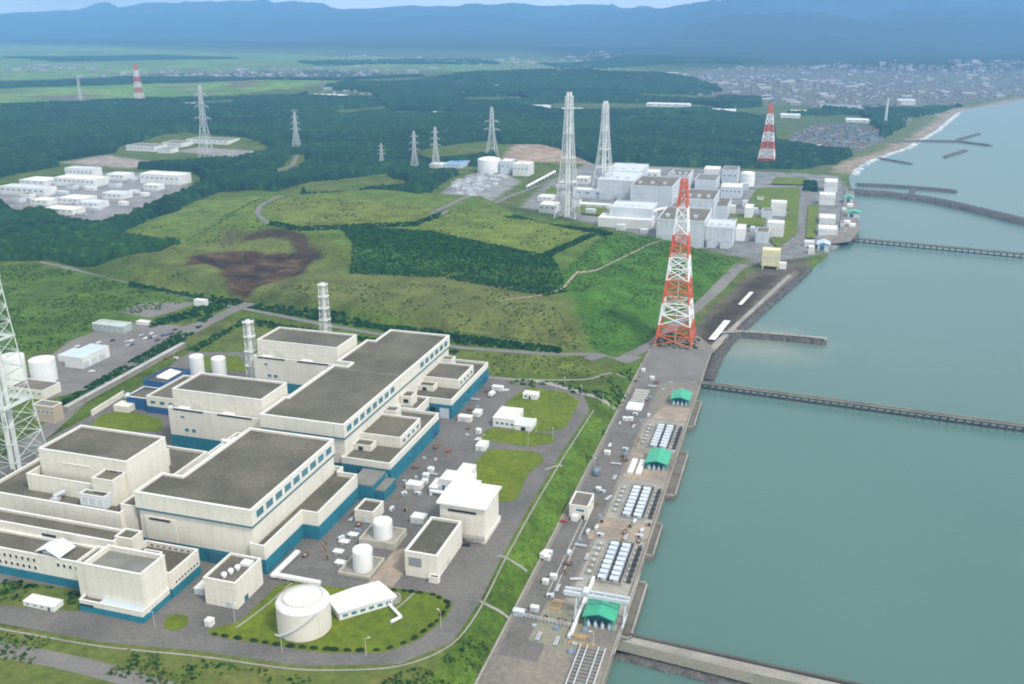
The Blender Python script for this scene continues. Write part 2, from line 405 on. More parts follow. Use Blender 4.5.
def terrain(x, y):
    x = np.asarray(x, float); y = np.asarray(y, float)
    dl = -sdf(LAND, x, y)
    wob = (fbm(x / 60, y / 60, 3, 5) - .5)
    beach = smooth(1800, 1900, y)
    slope = 1.1 * (1 - beach) + .055 * beach
    base = 3.5 + beach * (8 * smooth(60, 400, dl) + 10 * (fbm(x / 500, y / 500, 3, 9) - .4) * smooth(200, 700, dl))
    # low wooded ridge between the pine belt and the town
    rx, ry = -900, 3950
    base = base + 52 * np.exp(-((x - rx) / 620) ** 2 - ((y - ry) / 300) ** 2) * (.7 + .6 * fbm(x / 300, y / 300, 3, 3))
    base = base + 25 * np.exp(-((x + 1900) / 700) ** 2 - ((y - 3300) / 400) ** 2) * (.6 + .8 * fbm(x / 300, y / 300, 3, 4))
    z = np.maximum(-6, np.minimum(base, dl * slope + (1 - beach) * 1.2))
    def mesa(poly, top, s, w_=0.0):
        return top - np.maximum(0, sdf(poly, x, y) + w_ * wob * 2) / s
    z = np.maximum(z, np.where(dl > 0, mesa(PLATF, 12, 1.9), -99))
    z = np.maximum(z, mesa(TOP, 32, 1.9, 1.5) + np.where(sdf(TOP, x, y) < -8, wob * .8, 0))
    z = np.maximum(z, mesa(BENCH, 20, 1.7, 1.5))
    z = np.maximum(z, mesa(EASTB, 17, 3.0, 1))
    z = np.maximum(z, mesa(MIDB, 25, 2.5, 1))
    # excavated face in the earth mound
    pit = sdf(PIT, x, y)
    z = z - 6.0 * smooth(0, 12, -pit + 8 * wob) + (pit < 0) * (fbm(x / 14, y / 14, 3, 13) - .5) * 5 * smooth(0, 10, -pit)
    # mountains
    left = smooth(-600, -2600, x)
    md = y - 4750 - 2600 * left - 700 * fbm(x / 1500, 0 * x, 2, 21) + 300
    rg = 1 - np.abs(2 * fbm(x / 1500, y / 1500, 5, 31) - 1)
    mt = smooth(-100, 900, md) * (6 + 50 * rg) + smooth(2600, 5600, md) * (40 + 240 * rg * rg) + smooth(5000, 8500, md) * (60 + 330 * fbm(x / 2300, y / 2300, 4, 41))
    return z + np.where(dl > -2000, mt * smooth(-400, 200, dl), 0)
PIT = PP(22, (184, 264), (190, 256), (212, 251), (240, 250), (300, 251), (317, 256), (300, 272), (265, 282), (242, 290), (230, 283), (222, 268), (204, 262))
def T1(x, y): return float(terrain(np.array([x]), np.array([y]))[0])

def axis(parts):
    out = []
    for a, b_, s in parts: out += list(np.arange(a, b_, s))
    return np.array(out + [parts[-1][1]], float)
gx = axis([(-14000, -6000, 125), (-6000, -2800, 80), (-2800, -1300, 24), (-1300, -720, 10), (-720, 140, 5), (140, 800, 22), (800, 3000, 90), (3000, 9000, 300)])
gy = axis([(-500, 150, 65), (150, 300, 15), (300, 1300, 5), (1300, 1900, 10), (1900, 3200, 22), (3200, 5200, 45), (5200, 13500, 100), (13500, 16000, 250)])
X, Y = np.meshgrid(gx, gy); Z = terrain(X, Y)
Z = np.where((X > -112) & (X < -40) & (Y < 760), np.minimum(Z, 3.0), Z)
Z = np.where((X > -72) & (X < 0) & (Y < 760), np.minimum(Z, -5.0), Z)
def sample(x, y):
    """height of the terrain sheet itself, bilinear"""
    x = np.asarray(x, float); y = np.asarray(y, float)
    i = np.clip(np.searchsorted(gx, x) - 1, 0, len(gx) - 2); j = np.clip(np.searchsorted(gy, y) - 1, 0, len(gy) - 2)
    fx = (x - gx[i]) / (gx[i + 1] - gx[i]); fy = (y - gy[j]) / (gy[j + 1] - gy[j])
    return (Z[j, i] * (1 - fx) + Z[j, i + 1] * fx) * (1 - fy) + (Z[j + 1, i] * (1 - fx) + Z[j + 1, i + 1] * fx) * fy
C = np.zeros(X.shape + (4,)); 
def paint(poly, c, soft=6, amp=14, a=0, k=1.0):
    d = sdf(poly, X, Y) + amp * (fbm(X / 28, Y / 28, 3, 77) - .5)
    m_ = (1 - smooth(-soft, soft, d)) * k
    for i in range(3): C[..., i] = C[..., i] * (1 - m_) + c[i] * m_
    C[..., 3] = C[..., 3] * (1 - m_) + a * m_
def blend(mask, c, a=0):
    for i in range(3): C[..., i] = C[..., i] * (1 - mask) + c[i] * mask
    C[..., 3] = C[..., 3] * (1 - mask) + a * mask
G_R, G_Y, G_B, G_D, SOIL, DRY = (.078, .12, .018), (.13, .165, .025), (.06, .14, .016), (.045, .105, .016), (.07, .042, .018), (.118, .132, .036)
WOODF = (.022, .048, .02)
blend(np.ones(X.shape), G_R)
blend(smooth(.45, .65, fbm(X / 90, Y / 90, 4, 51)) * .6, DRY)
# farmland and town plain
blend(smooth(2300, 2600, Y + X * -.02), (.08, .12, .04), 0)
FARM = PP(10, (-300, 40), (-300, 112), (0, 106), (130, 103), (300, 95), (345, 88), (300, 78), (420, 70), (560, 76), (640, 72), (560, 62), (300, 55), (0, 45))
paint(FARM, (.1, .15, .03), 60, 120, 1)
paint(PP(10, (150, 74), (340, 70), (420, 76), (330, 82), (150, 80)), (.05, .075, .04), 60, 160, 0)
TOWN = PP(10, (540, 84), (600, 75), (760, 72), (1100, 70), (1100, 108), (1000, 103), (930, 112), (880, 112), (760, 104), (680, 96))
paint(TOWN, (.13, .14, .11), 60, 160, 0)
# mountains are wooded
blend(smooth(18, 50, Z) * smooth(4400, 4800, Y), (.025, .05, .03))
# plateau
paint(TOP, (.10, .15, .025), 8, 10); paint(BENCH, (.11, .135, .034), 8, 12)
paint(PP(12, (398, 346), (590, 354), (600, 374), (470, 375), (398, 362)), (.118, .148, .026), 3, 8)
paint(PP(32, (430, 238), (545, 253), (606, 224), (520, 212), (450, 213), (418, 226)), (.135, .175, .028), 5, 14, 0, .8)
paint(PP(32, (275, 200), (320, 196), (420, 205), (440, 212), (415, 222), (300, 226), (268, 214)), (.14, .165, .03), 6, 12, 0, .85)
paint(PP(20, (120, 215), (200, 190), (290, 184), (262, 205), (256, 218), (240, 235), (190, 245), (175, 235)), (.12, .17, .03), 8, 20, 0, .9)
paint(PP(26, (340, 231), (430, 236), (552, 262), (566, 286), (545, 290), (440, 272), (350, 268), (352, 248)), G_D, 5, 10)
paint(PP(16, (560, 290), (608, 243), (655, 238), (745, 258), (640, 335), (596, 342)), G_B, 6, 12)
paint(PP(18, (310, 276), (440, 276), (545, 292), (562, 312), (580, 332), (500, 326), (300, 300), (225, 292)), DRY, 6, 16, 0, .85)
paint(PP(14, (-60, 270), (40, 262), (130, 282), (190, 300), (110, 320), (60, 345), (-60, 375)), (.07, .135, .02), 8, 20, 0, .8)
paint(PP(14, (-60, 255), (60, 264), (140, 272), (240, 298), (330, 318), (330, 305), (200, 285), (150, 262)), (.07, .1, .025), 6, 10, 0, .7)
paint(PIT, SOIL, 2.5, 16); blend((sdf(PIT, X, Y) < 0) * smooth(.5, .62, fbm(X / 16, Y / 9, 4, 83)) * .75, (.13, .09, .05)); blend((sdf(PIT, X, Y) < 0) * smooth(.52, .6, fbm(X / 22, Y / 12, 4, 87)) * .8, (.028, .022, .018))
paint(PP(27, (238, 242), (262, 234), (292, 233), (314, 243), (324, 254), (312, 254), (288, 242), (262, 241)), (.055, .038, .025), 2.5, 9, 0, .95)
paint(PP(24, (222, 232), (262, 238), (215, 248)), (.12, .1, .05), 3, 8, 0, .5)
paint(PP(5, (676, 345), (706, 312), (752, 270), (790, 258), (812, 260), (775, 300), (742, 325), (716, 352), (690, 354)), (.11, .095, .068), 3, 5)
paint(PP(5, (690, 345), (712, 316), (755, 276), (780, 274), (735, 318), (708, 346)), (.06, .046, .034), 3, 8, 0, .85)
paint(PP(5, (712, 347), (738, 322), (742, 325), (720, 350)), (.3, .27, .21), 2, 3); paint(PP(5, (742, 318), (790, 272), (800, 268), (770, 302)), (.17, .155, .12), 3, 6)
paint([(-125, 100), (-110, 100), (-110, 720), (-125, 720)], (.085, .15, .018), 2, 4)
# units 1-4 yard, beach
paint(PP(5, (520, 206), (548, 180), (590, 162), (740, 170), (790, 172), (838, 175), (862, 205), (858, 245), (770, 262), (735, 255)), (.21, .21, .2), 6, 6)
dl = -sdf(LAND, X, Y)
blend(smooth(1780, 1880, Y) * (1 - smooth(20, 40, dl + 40 * (fbm(X / 60, Y / 60, 3, 8) - .5))) * (Y < 4800), (.28, .23, .165))
blend(smooth(1780, 1880, Y) * smooth(22, 42, dl + 30 * (fbm(X / 60, Y / 60, 3, 8) - .5)) * (1 - smooth(100, 130, dl)) * (Y < 4300), (.11, .14, .05))
paint(PP(5, (505, 160), (590, 163), (545, 148), (512, 146)), (.33, .25, .185), 10, 30); paint(PP(5, (592, 163), (640, 165), (640, 158), (560, 150)), (.3, .24, .18), 10, 30, 0, .8)
paint(PP(14, (60, 157), (130, 163), (162, 157), (105, 150)), (.30, .26, .22), 8, 10); paint(PP(14, (175, 146), (235, 152), (265, 147), (200, 142)), (.28, .26, .23), 8, 10)
paint(PP(14, (-20, 190), (20, 178), (70, 168), (130, 166), (188, 172), (190, 186), (90, 222), (30, 215)), (.24, .235, .23), 8, 10)
paint(PP(14, (438, 188), (470, 168), (505, 165), (520, 176), (480, 202), (455, 203)), (.25, .25, .24), 6, 8)
# the sea bed shows pale against the rubble bank
nx, ny = len(gx), len(gy)
idx = np.arange(nx * ny).reshape(ny, nx)
F = np.stack([idx[:-1, :-1], idx[:-1, 1:], idx[1:, 1:], idx[1:, :-1]], -1).reshape(-1, 4)
V = np.stack([X, Y, Z], -1).reshape(-1, 3)
tag(array_mesh('ground', V, F, C.reshape(-1, 4), GROUND, True), kind='structure')
tag(MB().add([(-2000, -2500, 0), (16000, -2500, 0), (16000, 14000, 0), (-2000, 14000, 0)], [(0, 1, 2, 3)]).build('sea', SEA), kind='structure')

# ---- draped sheets
def strip(name, pts, wd, m, off=.25, flat=None, step=5.0, kind='structure'):
    """road or path along a centre line, following the ground"""
    P_ = [Vector(p) for p in pts]; out = []
    for a, b_ in zip(P_[:-1], P_[1:]):
        n = max(1, int((b_ - a).length / step))
        out += [a.lerp(b_, i / n) for i in range(n)]
    out.append(P_[-1])
    for _ in range(6): out = [out[0]] + [(out[i - 1] + out[i] * 2 + out[i + 1]) / 4 for i in range(1, len(out) - 1)] + [out[-1]]
    mb = MB(); k = 5
    for i, p in enumerate(out):
        d = (out[min(i + 1, len(out) - 1)] - out[max(i - 1, 0)]).normalized(); nn = Vector((-d.y, d.x))
        for j in range(k):
            q = p + nn * wd * (.5 - j / (k - 1))
            z = flat if flat is not None else float(sample(q.x, q.y)) + off
            mb.v.append((q.x, q.y, z))
    for i in range(len(out) - 1):
        for j in range(k - 1):
            a = i * k + j; mb.f.append((a + k, a, a + 1, a + k + 1)[::-1])
    o = mb.build(name, m)
    if kind: o['kind'] = kind
    return o
def sheet(name, pts, z, m, kind='structure'):
    o = MB().poly(ccw(pts), z).build(name, m); o['kind'] = kind; return o
def rounded(p, r, n=5):
    out = []; p = ccw(p); m = len(p)
    for i in range(m):
        a = Vector(p[i - 1]); b_ = Vector(p[i]); c = Vector(p[(i + 1) % m])
        ra = min(r, (a - b_).length * .45); rc = min(r, (c - b_).length * .45)
        s = b_ + (a - b_).normalized() * ra; e = b_ + (c - b_).normalized() * rc
        for k in range(n + 1):
            t_ = k / n; q = s * (1 - t_) ** 2 + b_ * 2 * t_ * (1 - t_) + e * t_ ** 2; out.append((q.x, q.y))
    return out

# ------------------------------------------------------------------ haze
hz = MB().box(-13500, 13000, -450, 15500, -7, 700)
HZ = bpy.data.materials.new('haze_air'); HZ.use_nodes = True; t = HZ.node_tree
t.nodes.remove(t.nodes['Principled BSDF'])
pv = t.nodes.new('ShaderNodeVolumePrincipled')
pv.inputs['Color'].default_value = (.27, .57, 1.0, 1); pv.inputs['Density'].default_value = .0001; pv.inputs['Anisotropy'].default_value = .1
t.links.new(pv.outputs[0], t.nodes['Material Output'].inputs['Volume'])
tag(hz.build('haze', HZ), kind='stuff')

# ------------------------------------------------------------------ roads, yards, lawns, quay
Zp = 12.0
YARD = PP(Zp, (-60, 612), (100, 642), (200, 651), (300, 666), (400, 664), (452, 642), (480, 602), (499, 562), (532, 502), (562, 452), (590, 410), (584, 396), (545, 381), (490, 376), (440, 372), (400, 360), (330, 360), (240, 352),
          (190, 352), (120, 400), (60, 432), (-60, 505))
sheet('yard_paving', YARD, 12.05, ASPH)
sheet('car_park', PP(Zp, (25, 375), (70, 341), (120, 322), (185, 326), (218, 316), (150, 354), (90, 388), (40, 402)), 12.04, ROADM)
sheet('upper_car_park', PP(Zp, (118, 312), (140, 303), (200, 302), (172, 312), (150, 318)), 12.04, ROADM)
def lawn(pts, name='lawn', r=4, m=LAWN, z=12.10):
    sheet(name, rounded(pts, r), z, m)
L_TANK = PP(Zp, (206, 630), (240, 622), (277, 585), (292, 582), (340, 588), (385, 587), (435, 593), (455, 603), (443, 621), (417, 641), (385, 653), (322, 653), (248, 642), (211, 636))
lawn(L_TANK)
LAWN_N = [PP(Zp, (506, 402), (528, 387), (565, 392), (580, 401), (564, 430), (535, 432), (500, 420)),
          PP(Zp, (482, 433), (492, 428), (554, 434), (555, 443), (528, 447), (482, 440)),
          PP(Zp, (489, 449), (535, 451), (545, 460), (528, 474), (517, 500), (500, 503), (476, 486), (470, 468))]
for q in LAWN_N: lawn(q)
lawn(PP(Zp, (163, 622), (170, 614), (188, 615), (189, 625), (178, 631), (165, 630)), r=9)
lawn(PP(Zp, (86, 430), (100, 415), (125, 410), (162, 419), (162, 432)))
lawn(PP(Zp, (-20, 585), (30, 582), (85, 592), (82, 612), (-20, 604)), m=ROUGH)
lawn(PP(Zp, (192, 356), (240, 356), (248, 372), (195, 370)))
lawn(PP(Zp, (28, 392), (60, 392), (40, 402), (28, 404)), r=2)
# southern bank, lower road
sheet('verge', PP(Zp, (-80, 615), (100, 640), (300, 655), (400, 650)) + [(-125, 360), (-125, 200), (-330, 200)] + PP(Zp, (-80, 760)), 12.03, ROUGH)
strip('lower_road', PP(Zp, (-120, 628), (0, 650), (60, 660), (130, 678), (220, 706), (320, 740)), 9, ROADM, flat=12.06)
strip('kerb', PP(Zp, (-60, 618), (100, 647), (200, 656), (300, 671), (400, 669), (455, 647), (483, 605), (502, 565), (535, 505), (565, 455), (594, 410)), .9, CONC, flat=12.09)
# paths on the tank lawn
strip('footpath', PP(Zp, (292, 583), (262, 610), (236, 628)), .9, CONC, flat=12.13)
strip('footpath', PP(Zp, (415, 592), (404, 606), (396, 609)), .8, CONC, flat=12.13)
# outer roads
strip('site_road', PP(Zp, (40, 262), (100, 275), (160, 290), (236, 307), (330, 326), (460, 348), (560, 355), (590, 354)), 6.5, ROADM, off=.2)
strip('main_road', PP(Zp, (250, 303), (228, 312), (150, 353), (90, 391), (45, 432), (-40, 500)), 13, ROADM, flat=12.08)
strip('verge_path', PP(Zp, (590, 354), (620, 356), (640, 347)), 6, ROADM, off=.25)
strip('coast_road', [(-150, 690), (-128, 722)] + PP(7, (652, 341), (672, 325), (700, 302), (745, 264), (775, 249), (798, 240), (807, 222)) + [(8, 1400), (10, 1640), (0, 1760)], 10.5, ROADM, off=.3)
strip('coast_track', PP(5, (772, 251), (800, 254), (826, 247)), 8, ROADM, off=.3)
strip('shore_path', PP(5, (712, 346), (735, 325), (762, 300), (790, 274)), 4.5, CONC, off=.3)
strip('ring_road', PP(32, (297, 193), (275, 198), (260, 206), (257, 214), (268, 224), (300, 229), (360, 227), (420, 223), (440, 216), (448, 210)), 7, ROADM, off=.35)
strip('hill_road', PP(22, (430, 222), (452, 211), (480, 198), (508, 185), (535, 176), (560, 169)), 9, ROADM, off=.35)
strip('berm_path', [(-258, 800), (-222, 832), (-196, 900), (-160, 1050), (-135, 1110)], 2.6, SANDY, off=.4)
strip('wood_road', PP(14, (275, 166), (292, 160), (297, 150)), 9, ROADM, off=.3)
strip('wood_track', PP(16, (85, 214), (130, 203), (165, 192), (190, 183)), 5, SANDY, off=.4)
strip('ramp_road', [P(528, 380, 12), P(552, 384, 12), P(578, 392, 12), P(598, 402, 9), P(615, 410, 4.5)], 5.5, CONC, off=.3)
strip('drain_path', PP(Zp, (470, 376), (520, 380), (596, 380), (603, 372), (640, 372)), 2.0, CONC, off=.12)
for a, b_ in (((479, 601), (514, 618)), ((497, 556), (527, 574)), ((545, 470), (562, 476))):
    strip('bank_steps', [P(*a, 12), P(*b_, 4.3)], 1.8, CONC, off=.3, step=2)
# quay: solid deck, lower aprons, kerb on the edge
qd = MB().prism(rounded([(-111, -400), (QUAYX1, -400), (QUAYX1, 772), (-75, 800), (-111, 768)], 3), -5, 4.0)
tag(qd.build('quay', DECK), kind='structure')
ap = MB()
for y0, y1, d in ((356, 410, 5.5), (428, 470, 4), (497, 566, 6), (600, 655, 4.5)):
    ap.prism(rounded([(QUAYX1 - .5, y0), (QUAYX1 + d, y0 + 4), (QUAYX1 + d, y1 - 4), (QUAYX1 - .5, y1)], 2), -5, 2.6)
tag(ap.build('quay_apron', mat('stained_apron', (.17, .155, .125), (.115, .105, .085), scale=.12, fine=.6, amt=.2)), kind='structure')
kb = MB()
kb.box(QUAYX1 - .9, QUAYX1 - .2, -300, 770, 4.0, 4.5)
for y0, y1, d in ((356, 410, 5.5), (428, 470, 4), (497, 566, 6), (600, 655, 4.5)):
    kb.box(QUAYX1 + d - 1.1, QUAYX1 + d - .1, y0 + 5, y1 - 5, 2.6, 3.2); kb.box(QUAYX1, QUAYX1 + d - 1.2, y0 + 3.4, y0 + 4.4, 2.6, 3.1); kb.box(QUAYX1, QUAYX1 + d - 1.2, y1 - 4.4, y1 - 3.4, 2.6, 3.1)
tag(kb.build('quay_kerb', CONC), kind='structure')
strip('bank_kerb', [(-110.6, 300), (-110.6, 715)], 1.1, CONC, flat=4.5)
sheet('quay_road', [(-108.5, 330), (-90, 330), (-90, 690), (-108.5, 690)], 4.02, mat('quay_roadway', (.165, .153, .135), (.125, .117, .105), scale=.05, fine=.5, amt=.18))
sheet('landing_yard', [(-109, 660), (-62, 690), (-62, 768), (-109, 760)], 4.035, ROADM)
for q in ([(-93, 436), (-61.6, 444), (-61.6, 461), (-90, 461.8)], [(-86, 607), (-61.6, 608), (-61.6, 634), (-80, 633)], [(-88, 513), (-61.6, 513), (-61.6, 527), (-88, 555)]):
    sheet('bare_ground', rounded(q, 4), 4.03, SANDY)
sheet('pump_yard', [(-88, 362), (-62, 362), (-62, 442), (-88, 442)], 4.028, CONC)
sheet('pump_yard', [(-88, 462), (-62, 462), (-62, 512), (-88, 512)], 4.028, CONC)
sheet('pump_yard', [(-88, 556), (-62, 556), (-62, 606), (-88, 606)], 4.028, CONC)
for x in (-99.5, -96.8):
    sheet('road_marking', [(x, 380), (x + .35, 380), (x + .35, 470), (x, 470)], 4.045, PAINT)
sheet('storage_yard', PP(4, (528, 640), (548, 600), (590, 610), (575, 652)), 4.03, mat('mossy_concrete', (.2, .2, .13), (.26, .245, .19), scale=.06, amt=.2))
# levelled soil strip and concrete ramps north of the quay
for q in ([(-66, 790), (-60, 790), (-52, 850), (-58, 850)], [(-50, 905), (-46, 905), (-38, 955), (-42, 955)]):
    sheet('white_slab', q, 5.05, WHITEW)

# ------------------------------------------------------------------ foreground: units 5-7
# turbine hall nearest the camera
tb = empty('turbine_hall', (-265, 388, 12), 'cream turbine hall with flat roof and nine blue windows, behind the round white tank', 'power plant building')
block(tb, [(-301, 346), (-235.5, 346), (-235.5, 431), (-288.5, 431), (-288.5, 368), (-301, 368)], 36.6, 45, par=1.0, th=1.1)
block(tb, [(-300, 347.0), (-236, 347.0), (-236, 430), (-287.6, 430), (-287.6, 367), (-300, 367)], 12, 35.6, plinth=7.5, par=1, cope=None)
FP = [(-301, 346), (-235.5, 346), (-235.5, 431), (-288.5, 431), (-288.5, 368), (-301, 368)]
MB().ring(inset(FP, -.06), inset(FP, 1.6), 35.62, 36.58).build('trim_band', TEALD, tb)
for k in range(9):
    y = 350.2 + k * 8.8
    window(tb, 'x', -235.5, y, y + 6.4, 38.9, 42.9)
# pale ledge along the west side
MB().box(-293, -288.7, 370, 431, 12, 41).build('side_wall', CREAM, tb)
MB().box(-293.2, -292.5, 370, 431.2, 41.003, 42).build('coping', COPE, tb)
block(tb, [(-237.5, 345.2), (-229.5, 345.2), (-229.5, 381.5), (-220.5, 381.5), (-220.5, 427), (-232, 427), (-232, 433), (-237.5, 433)], 12, 27.6, par=2.6, plinth=8, th=.6)
# recessed panel on the front wall
MB().box(-297, -279, 346.3, 346.9, 19.8, 32.5).build('wall_panel', CREAM, tb)
MB().box(-294, -282, 346.0, 346.28, 31, 32).build('louvre', DARK, tb)
MB().box(-262, -250, 346.2, 346.9, 12, 18.5).build('service_door', TEALD, tb)
# low teal link buildings north-east of the hall
MB().box(-226, -212, 427.5, 446, 12, 21).build('link_wall', TEAL, tb); MB().box(-226, -212, 427.5, 446, 21.003, 21.6).build('link_roof', ROOFL, tb)
MB().box(-211.9, -206, 430, 446, 12, 17.5).build('link_wall', TEAL, tb); MB().box(-211.9, -206, 430, 446, 17.503, 18).build('link_roof', ROOFL, tb)

# twin turbine hall behind it
t2 = empty('turbine_hall', (-266, 540, 12), 'longest turbine hall, two units under one grey roof with a broken row of blue windows', 'power plant building')
block(t2, [(-294.5, 451), (-239.5, 451), (-239.5, 623), (-287, 623), (-287, 596), (-293.5, 596), (-293.5, 548), (-282, 548), (-282, 541), (-292, 541), (-292, 480), (-294.5, 480)], 36.4, 44.5, par=1.0, th=1.1)
block(t2, rect(-292, -240.2, 452, 622), 12, 35.4, par=1, plinth=7.5, cope=None)
MB().ring(rect(-294.4, -239.4, 450.9, 623.1), rect(-290, -241, 453, 621), 35.42, 36.38).build('trim_band', TEALD, t2)
MB().box(-290, -240.5, 536.5, 537.5, 43.4, 43.75).build('roof_joint', ROOFL, t2)
for k in range(8):
    y = 454 + k * 8.8; window(t2, 'x', -239.5, y, y + 6.2, 38.6, 42.5)
for k in range(6):
    y = 565.5 + k * 9.2; window(t2, 'x', -239.5, y, y + 6.4, 38.6, 42.5)
for y0 in (448.5, 548.5):
    L = 77
    # low teal storey with cream parapet, cream upper storey set back on it
    block(t2, rect(-241, -210.5, y0, y0 + L), 12, 25.4, par=1.6, plinth=9.6, th=.7)
    block(t2, rect(-242, -214.2, y0 + 24, y0 + 55), 22, 30.4, par=1.0, th=.7, name='upper_wall')
    for k in range(4):
        window(t2, 'x', -214.2, y0 + 27 + k * 7, y0 + 31 + k * 7, 25.9, 28.2)
    for k in range(7):
        window(t2, 'x', -210.3, y0 + 6 + k * 10, y0 + 9.5 + k * 10, 17.2, 19.4, frame=TEALD)
    door(t2, 'x', -210.3, y0 + 66, y0 + 72, 12, 17, BLUEW); door(t2, 'y', y0, -219, -212.5, 12, 19, PALE, -1, .5)
    door(t2, 'y', y0, -231, -222, 12, 19, DARK, -1, .3)
    block(t2, rect(-241, -232, y0 + 58, y0 + 66), 22, 31.5, par=.8, th=.5, name='stair_tower')
    block(t2, rect(-240.5, -229, y0 + 14, y0 + 22), 24, 27.6, par=.6, th=.5, name='vent_housing')
    door(t2, 'y', y0 + 14, -237, -234, 24.2, 26.6, DARK, -1)
block(t2, rect(-239.8, -226, 526, 547), 12, 26, par=1, plinth=8, th=.6)
block(t2, rect(-239.7, -232, 531, 541), 25, 32, par=.8, th=.5, name='stair_tower')
door(t2, 'y', 531, -237.5, -234, 27.5, 30, DARK, -1)

# reactor buildings
def reactor(xa, xb, ya, yb, ztop, zl, label, unit):
    r = empty('reactor_building', ((xa + xb) / 2, (ya + yb) / 2, 12), label, 'power plant building')
    block(r, rect(xa, xb, ya, yb), 12, ztop, par=1.0, th=.8)
    return r
rb7 = reactor(-372, -317, 362, 394, 51.5, 40, 'stepped cream reactor building at the left, nearest its lattice mast, with a low front terrace', 7)
block(rb7, rect(-375, -322, 354.5, 402), 12, 40, par=3.6, th=.8, name='lower_wall')
block(rb7, [(-396, 345), (-310.5, 345), (-310.5, 420), (-396, 420)], 12, 32, par=1.3, plinth=7.5, th=.9, name='terrace_wall')
block(rb7, rect(-331, -318.5, 352, 362.5), 31, 45.3, par=.8, th=.5, name='stair_tower')
block(rb7, rect(-336, -321, 347.5, 352.5), 31, 38, par=.7, th=.5, name='plant_room', wall=PALE)
for k in range(3): window(rb7, 'y', 347.5, -334.8 + k * 4.6, -331.2 + k * 4.6, 32.6, 36.4, sgn=-1, glass=STEEL)
block(rb7, rect(-312, -303.5, 348, 358), 12, 35.5, par=.8, th=.5, name='stair_tower')
vent = MB(); vent.bar((-353, 349, 30.7), (-353, 349, 33.6), 1.1, 8); vent.bar((-353.3, 349, 33.2), (-349, 352.5, 35), 1.1, 8); vent.box(-355, -351.2, 347.2, 351, 30.7, 32.2)
vent.build('vent_duct', STEEL, rb7)
MB().box(-358, -340, 361.6, 361.95, 45.2, 45.6).build('ledge', COPE, rb7)
for k in range(9): MB().box(-371.6 + k * 6.1, -371.3 + k * 6.1, 361.8, 361.98, 40, 50.5).build('wall_joint', CREAM, rb7)

def reactor_b(xa, xb, ya, yb, ztop, zl, label):
    r = reactor(xa, xb, ya, yb, ztop, zl, label, 0)
    block(r, rect(xa - 2.5, xb + 4, ya - 2.5, yb + 8), 12, zl, par=2.2, th=.8, plinth=8.5, name='lower_wall')
    W = xb - xa
    for f0, f1 in ((.02, .36), (.52, .9)):     # dark slots where the terrace meets the upper wall
        MB().box(xa + W * f0, xa + W * f1, ya - 2.75, ya - 2.52, zl - 1.1, zl - .1).build('slot', DARK, r)
        MB().box(xa + W * f0 + 3, xa + W * f0 + 11, ya - 2.1, ya - .2, zl - .9, zl + .6).build('vent_hood', WHITE, r)
    for k in range(2): window(r, 'y', ya - 2.5, xa + 8 + k * 5, xa + 11 + k * 5, 23.6, 26, sgn=-1)
    window(r, 'y', ya - 2.5, xa + 6, xa + 9, zl - 6, zl - 4.6, sgn=-1)
    for f0 in (.06, .22, .62): MB().box(xa + W * f0, xa + W * (f0 + .1), ya - .3, ya - .05, zl + 2.4, zl + 5.4).build('wall_panel', CREAM, r)
    return r
rb6 = reactor_b(-360, -297.5, 459, 489, 50, 38.5, 'middle cream reactor building with dark slots under its roof block, behind the stepped one')
rb5 = reactor_b(-361, -298, 558, 589, 50, 38.5, 'farthest cream reactor building between the two thin lattice exhaust stacks')
# low connecting blocks west of the turbine halls
lk = empty('link_building', (-300, 428, 12), 'low cream link block with pipes between the two turbine halls', 'building')
block(lk, rect(-312, -296, 420, 452), 12, 30, par=1.0, plinth=7.5)
p_ = MB()
for k in range(5): p_.bar((-310 + k * 2.6, 422, 29.3), (-310 + k * 2.6, 447, 29.3), .5, 6)
p_.build('roof_pipe', WHITE, lk)
p_ = MB(); p_.bar((-311, 436, 32), (-297, 436, 32), 1.1, 8); p_.bar((-311, 436, 29), (-311, 436, 32.4), 1.1, 8); p_.bar((-297, 436, 29), (-297, 436, 32.4), 1.1, 8); p_.build('steam_duct', WHITE, lk)
lk2 = empty('link_building', (-294, 505, 12), 'narrow cream link block with white roof machinery beside the twin turbine hall', 'building')
block(lk2, rect(-308, -293.2, 490, 556), 12, 33, par=1.0, plinth=7.5)
for k in range(4):
    m_ = MB(); m_.box(-303, -297.5, 493 + k * 11, 500 + k * 11, 32, 35.2); m_.box(-301, -299, 500 + k * 11, 502.4 + k * 11, 32, 34); m_.build('air_handler', WHITE, lk2)
# blue-walled service building west of the middle reactor
sb = empty('service_building', (-402, 520, 12), 'low building with deep blue walls at the left of the middle reactor building', 'building')
block(sb, rect(-412, -364, 498, 540), 12, 24, wall=CREAM, par=1, plinth=5, pm=BLUEW)
block(sb, rect(-431, -412.2, 520, 548), 12, 25.5, wall=BLUEW, par=1, cope=None)
block(sb, rect(-430, -412.3, 500, 519.5), 12, 21, wall=BLUEW, par=.8)
MB().add([(-424, 526, 25.3), (-415, 526, 25.3), (-415, 542, 25.3), (-424, 542, 25.3), (-424, 526, 27), (-415, 526, 25.5), (-415, 542, 25.5), (-424, 542, 27)], [(0, 3, 2, 1), (4, 5, 6, 7), (0, 1, 5, 4), (1, 2, 6, 5), (2, 3, 7, 6), (3, 0, 4, 7)]).build('skylight', WHITE, sb)
for k in range(6): window(sb, 'y', 498, -409 + k * 7.4, -405 + k * 7.4, 19, 21.4, sgn=-1)

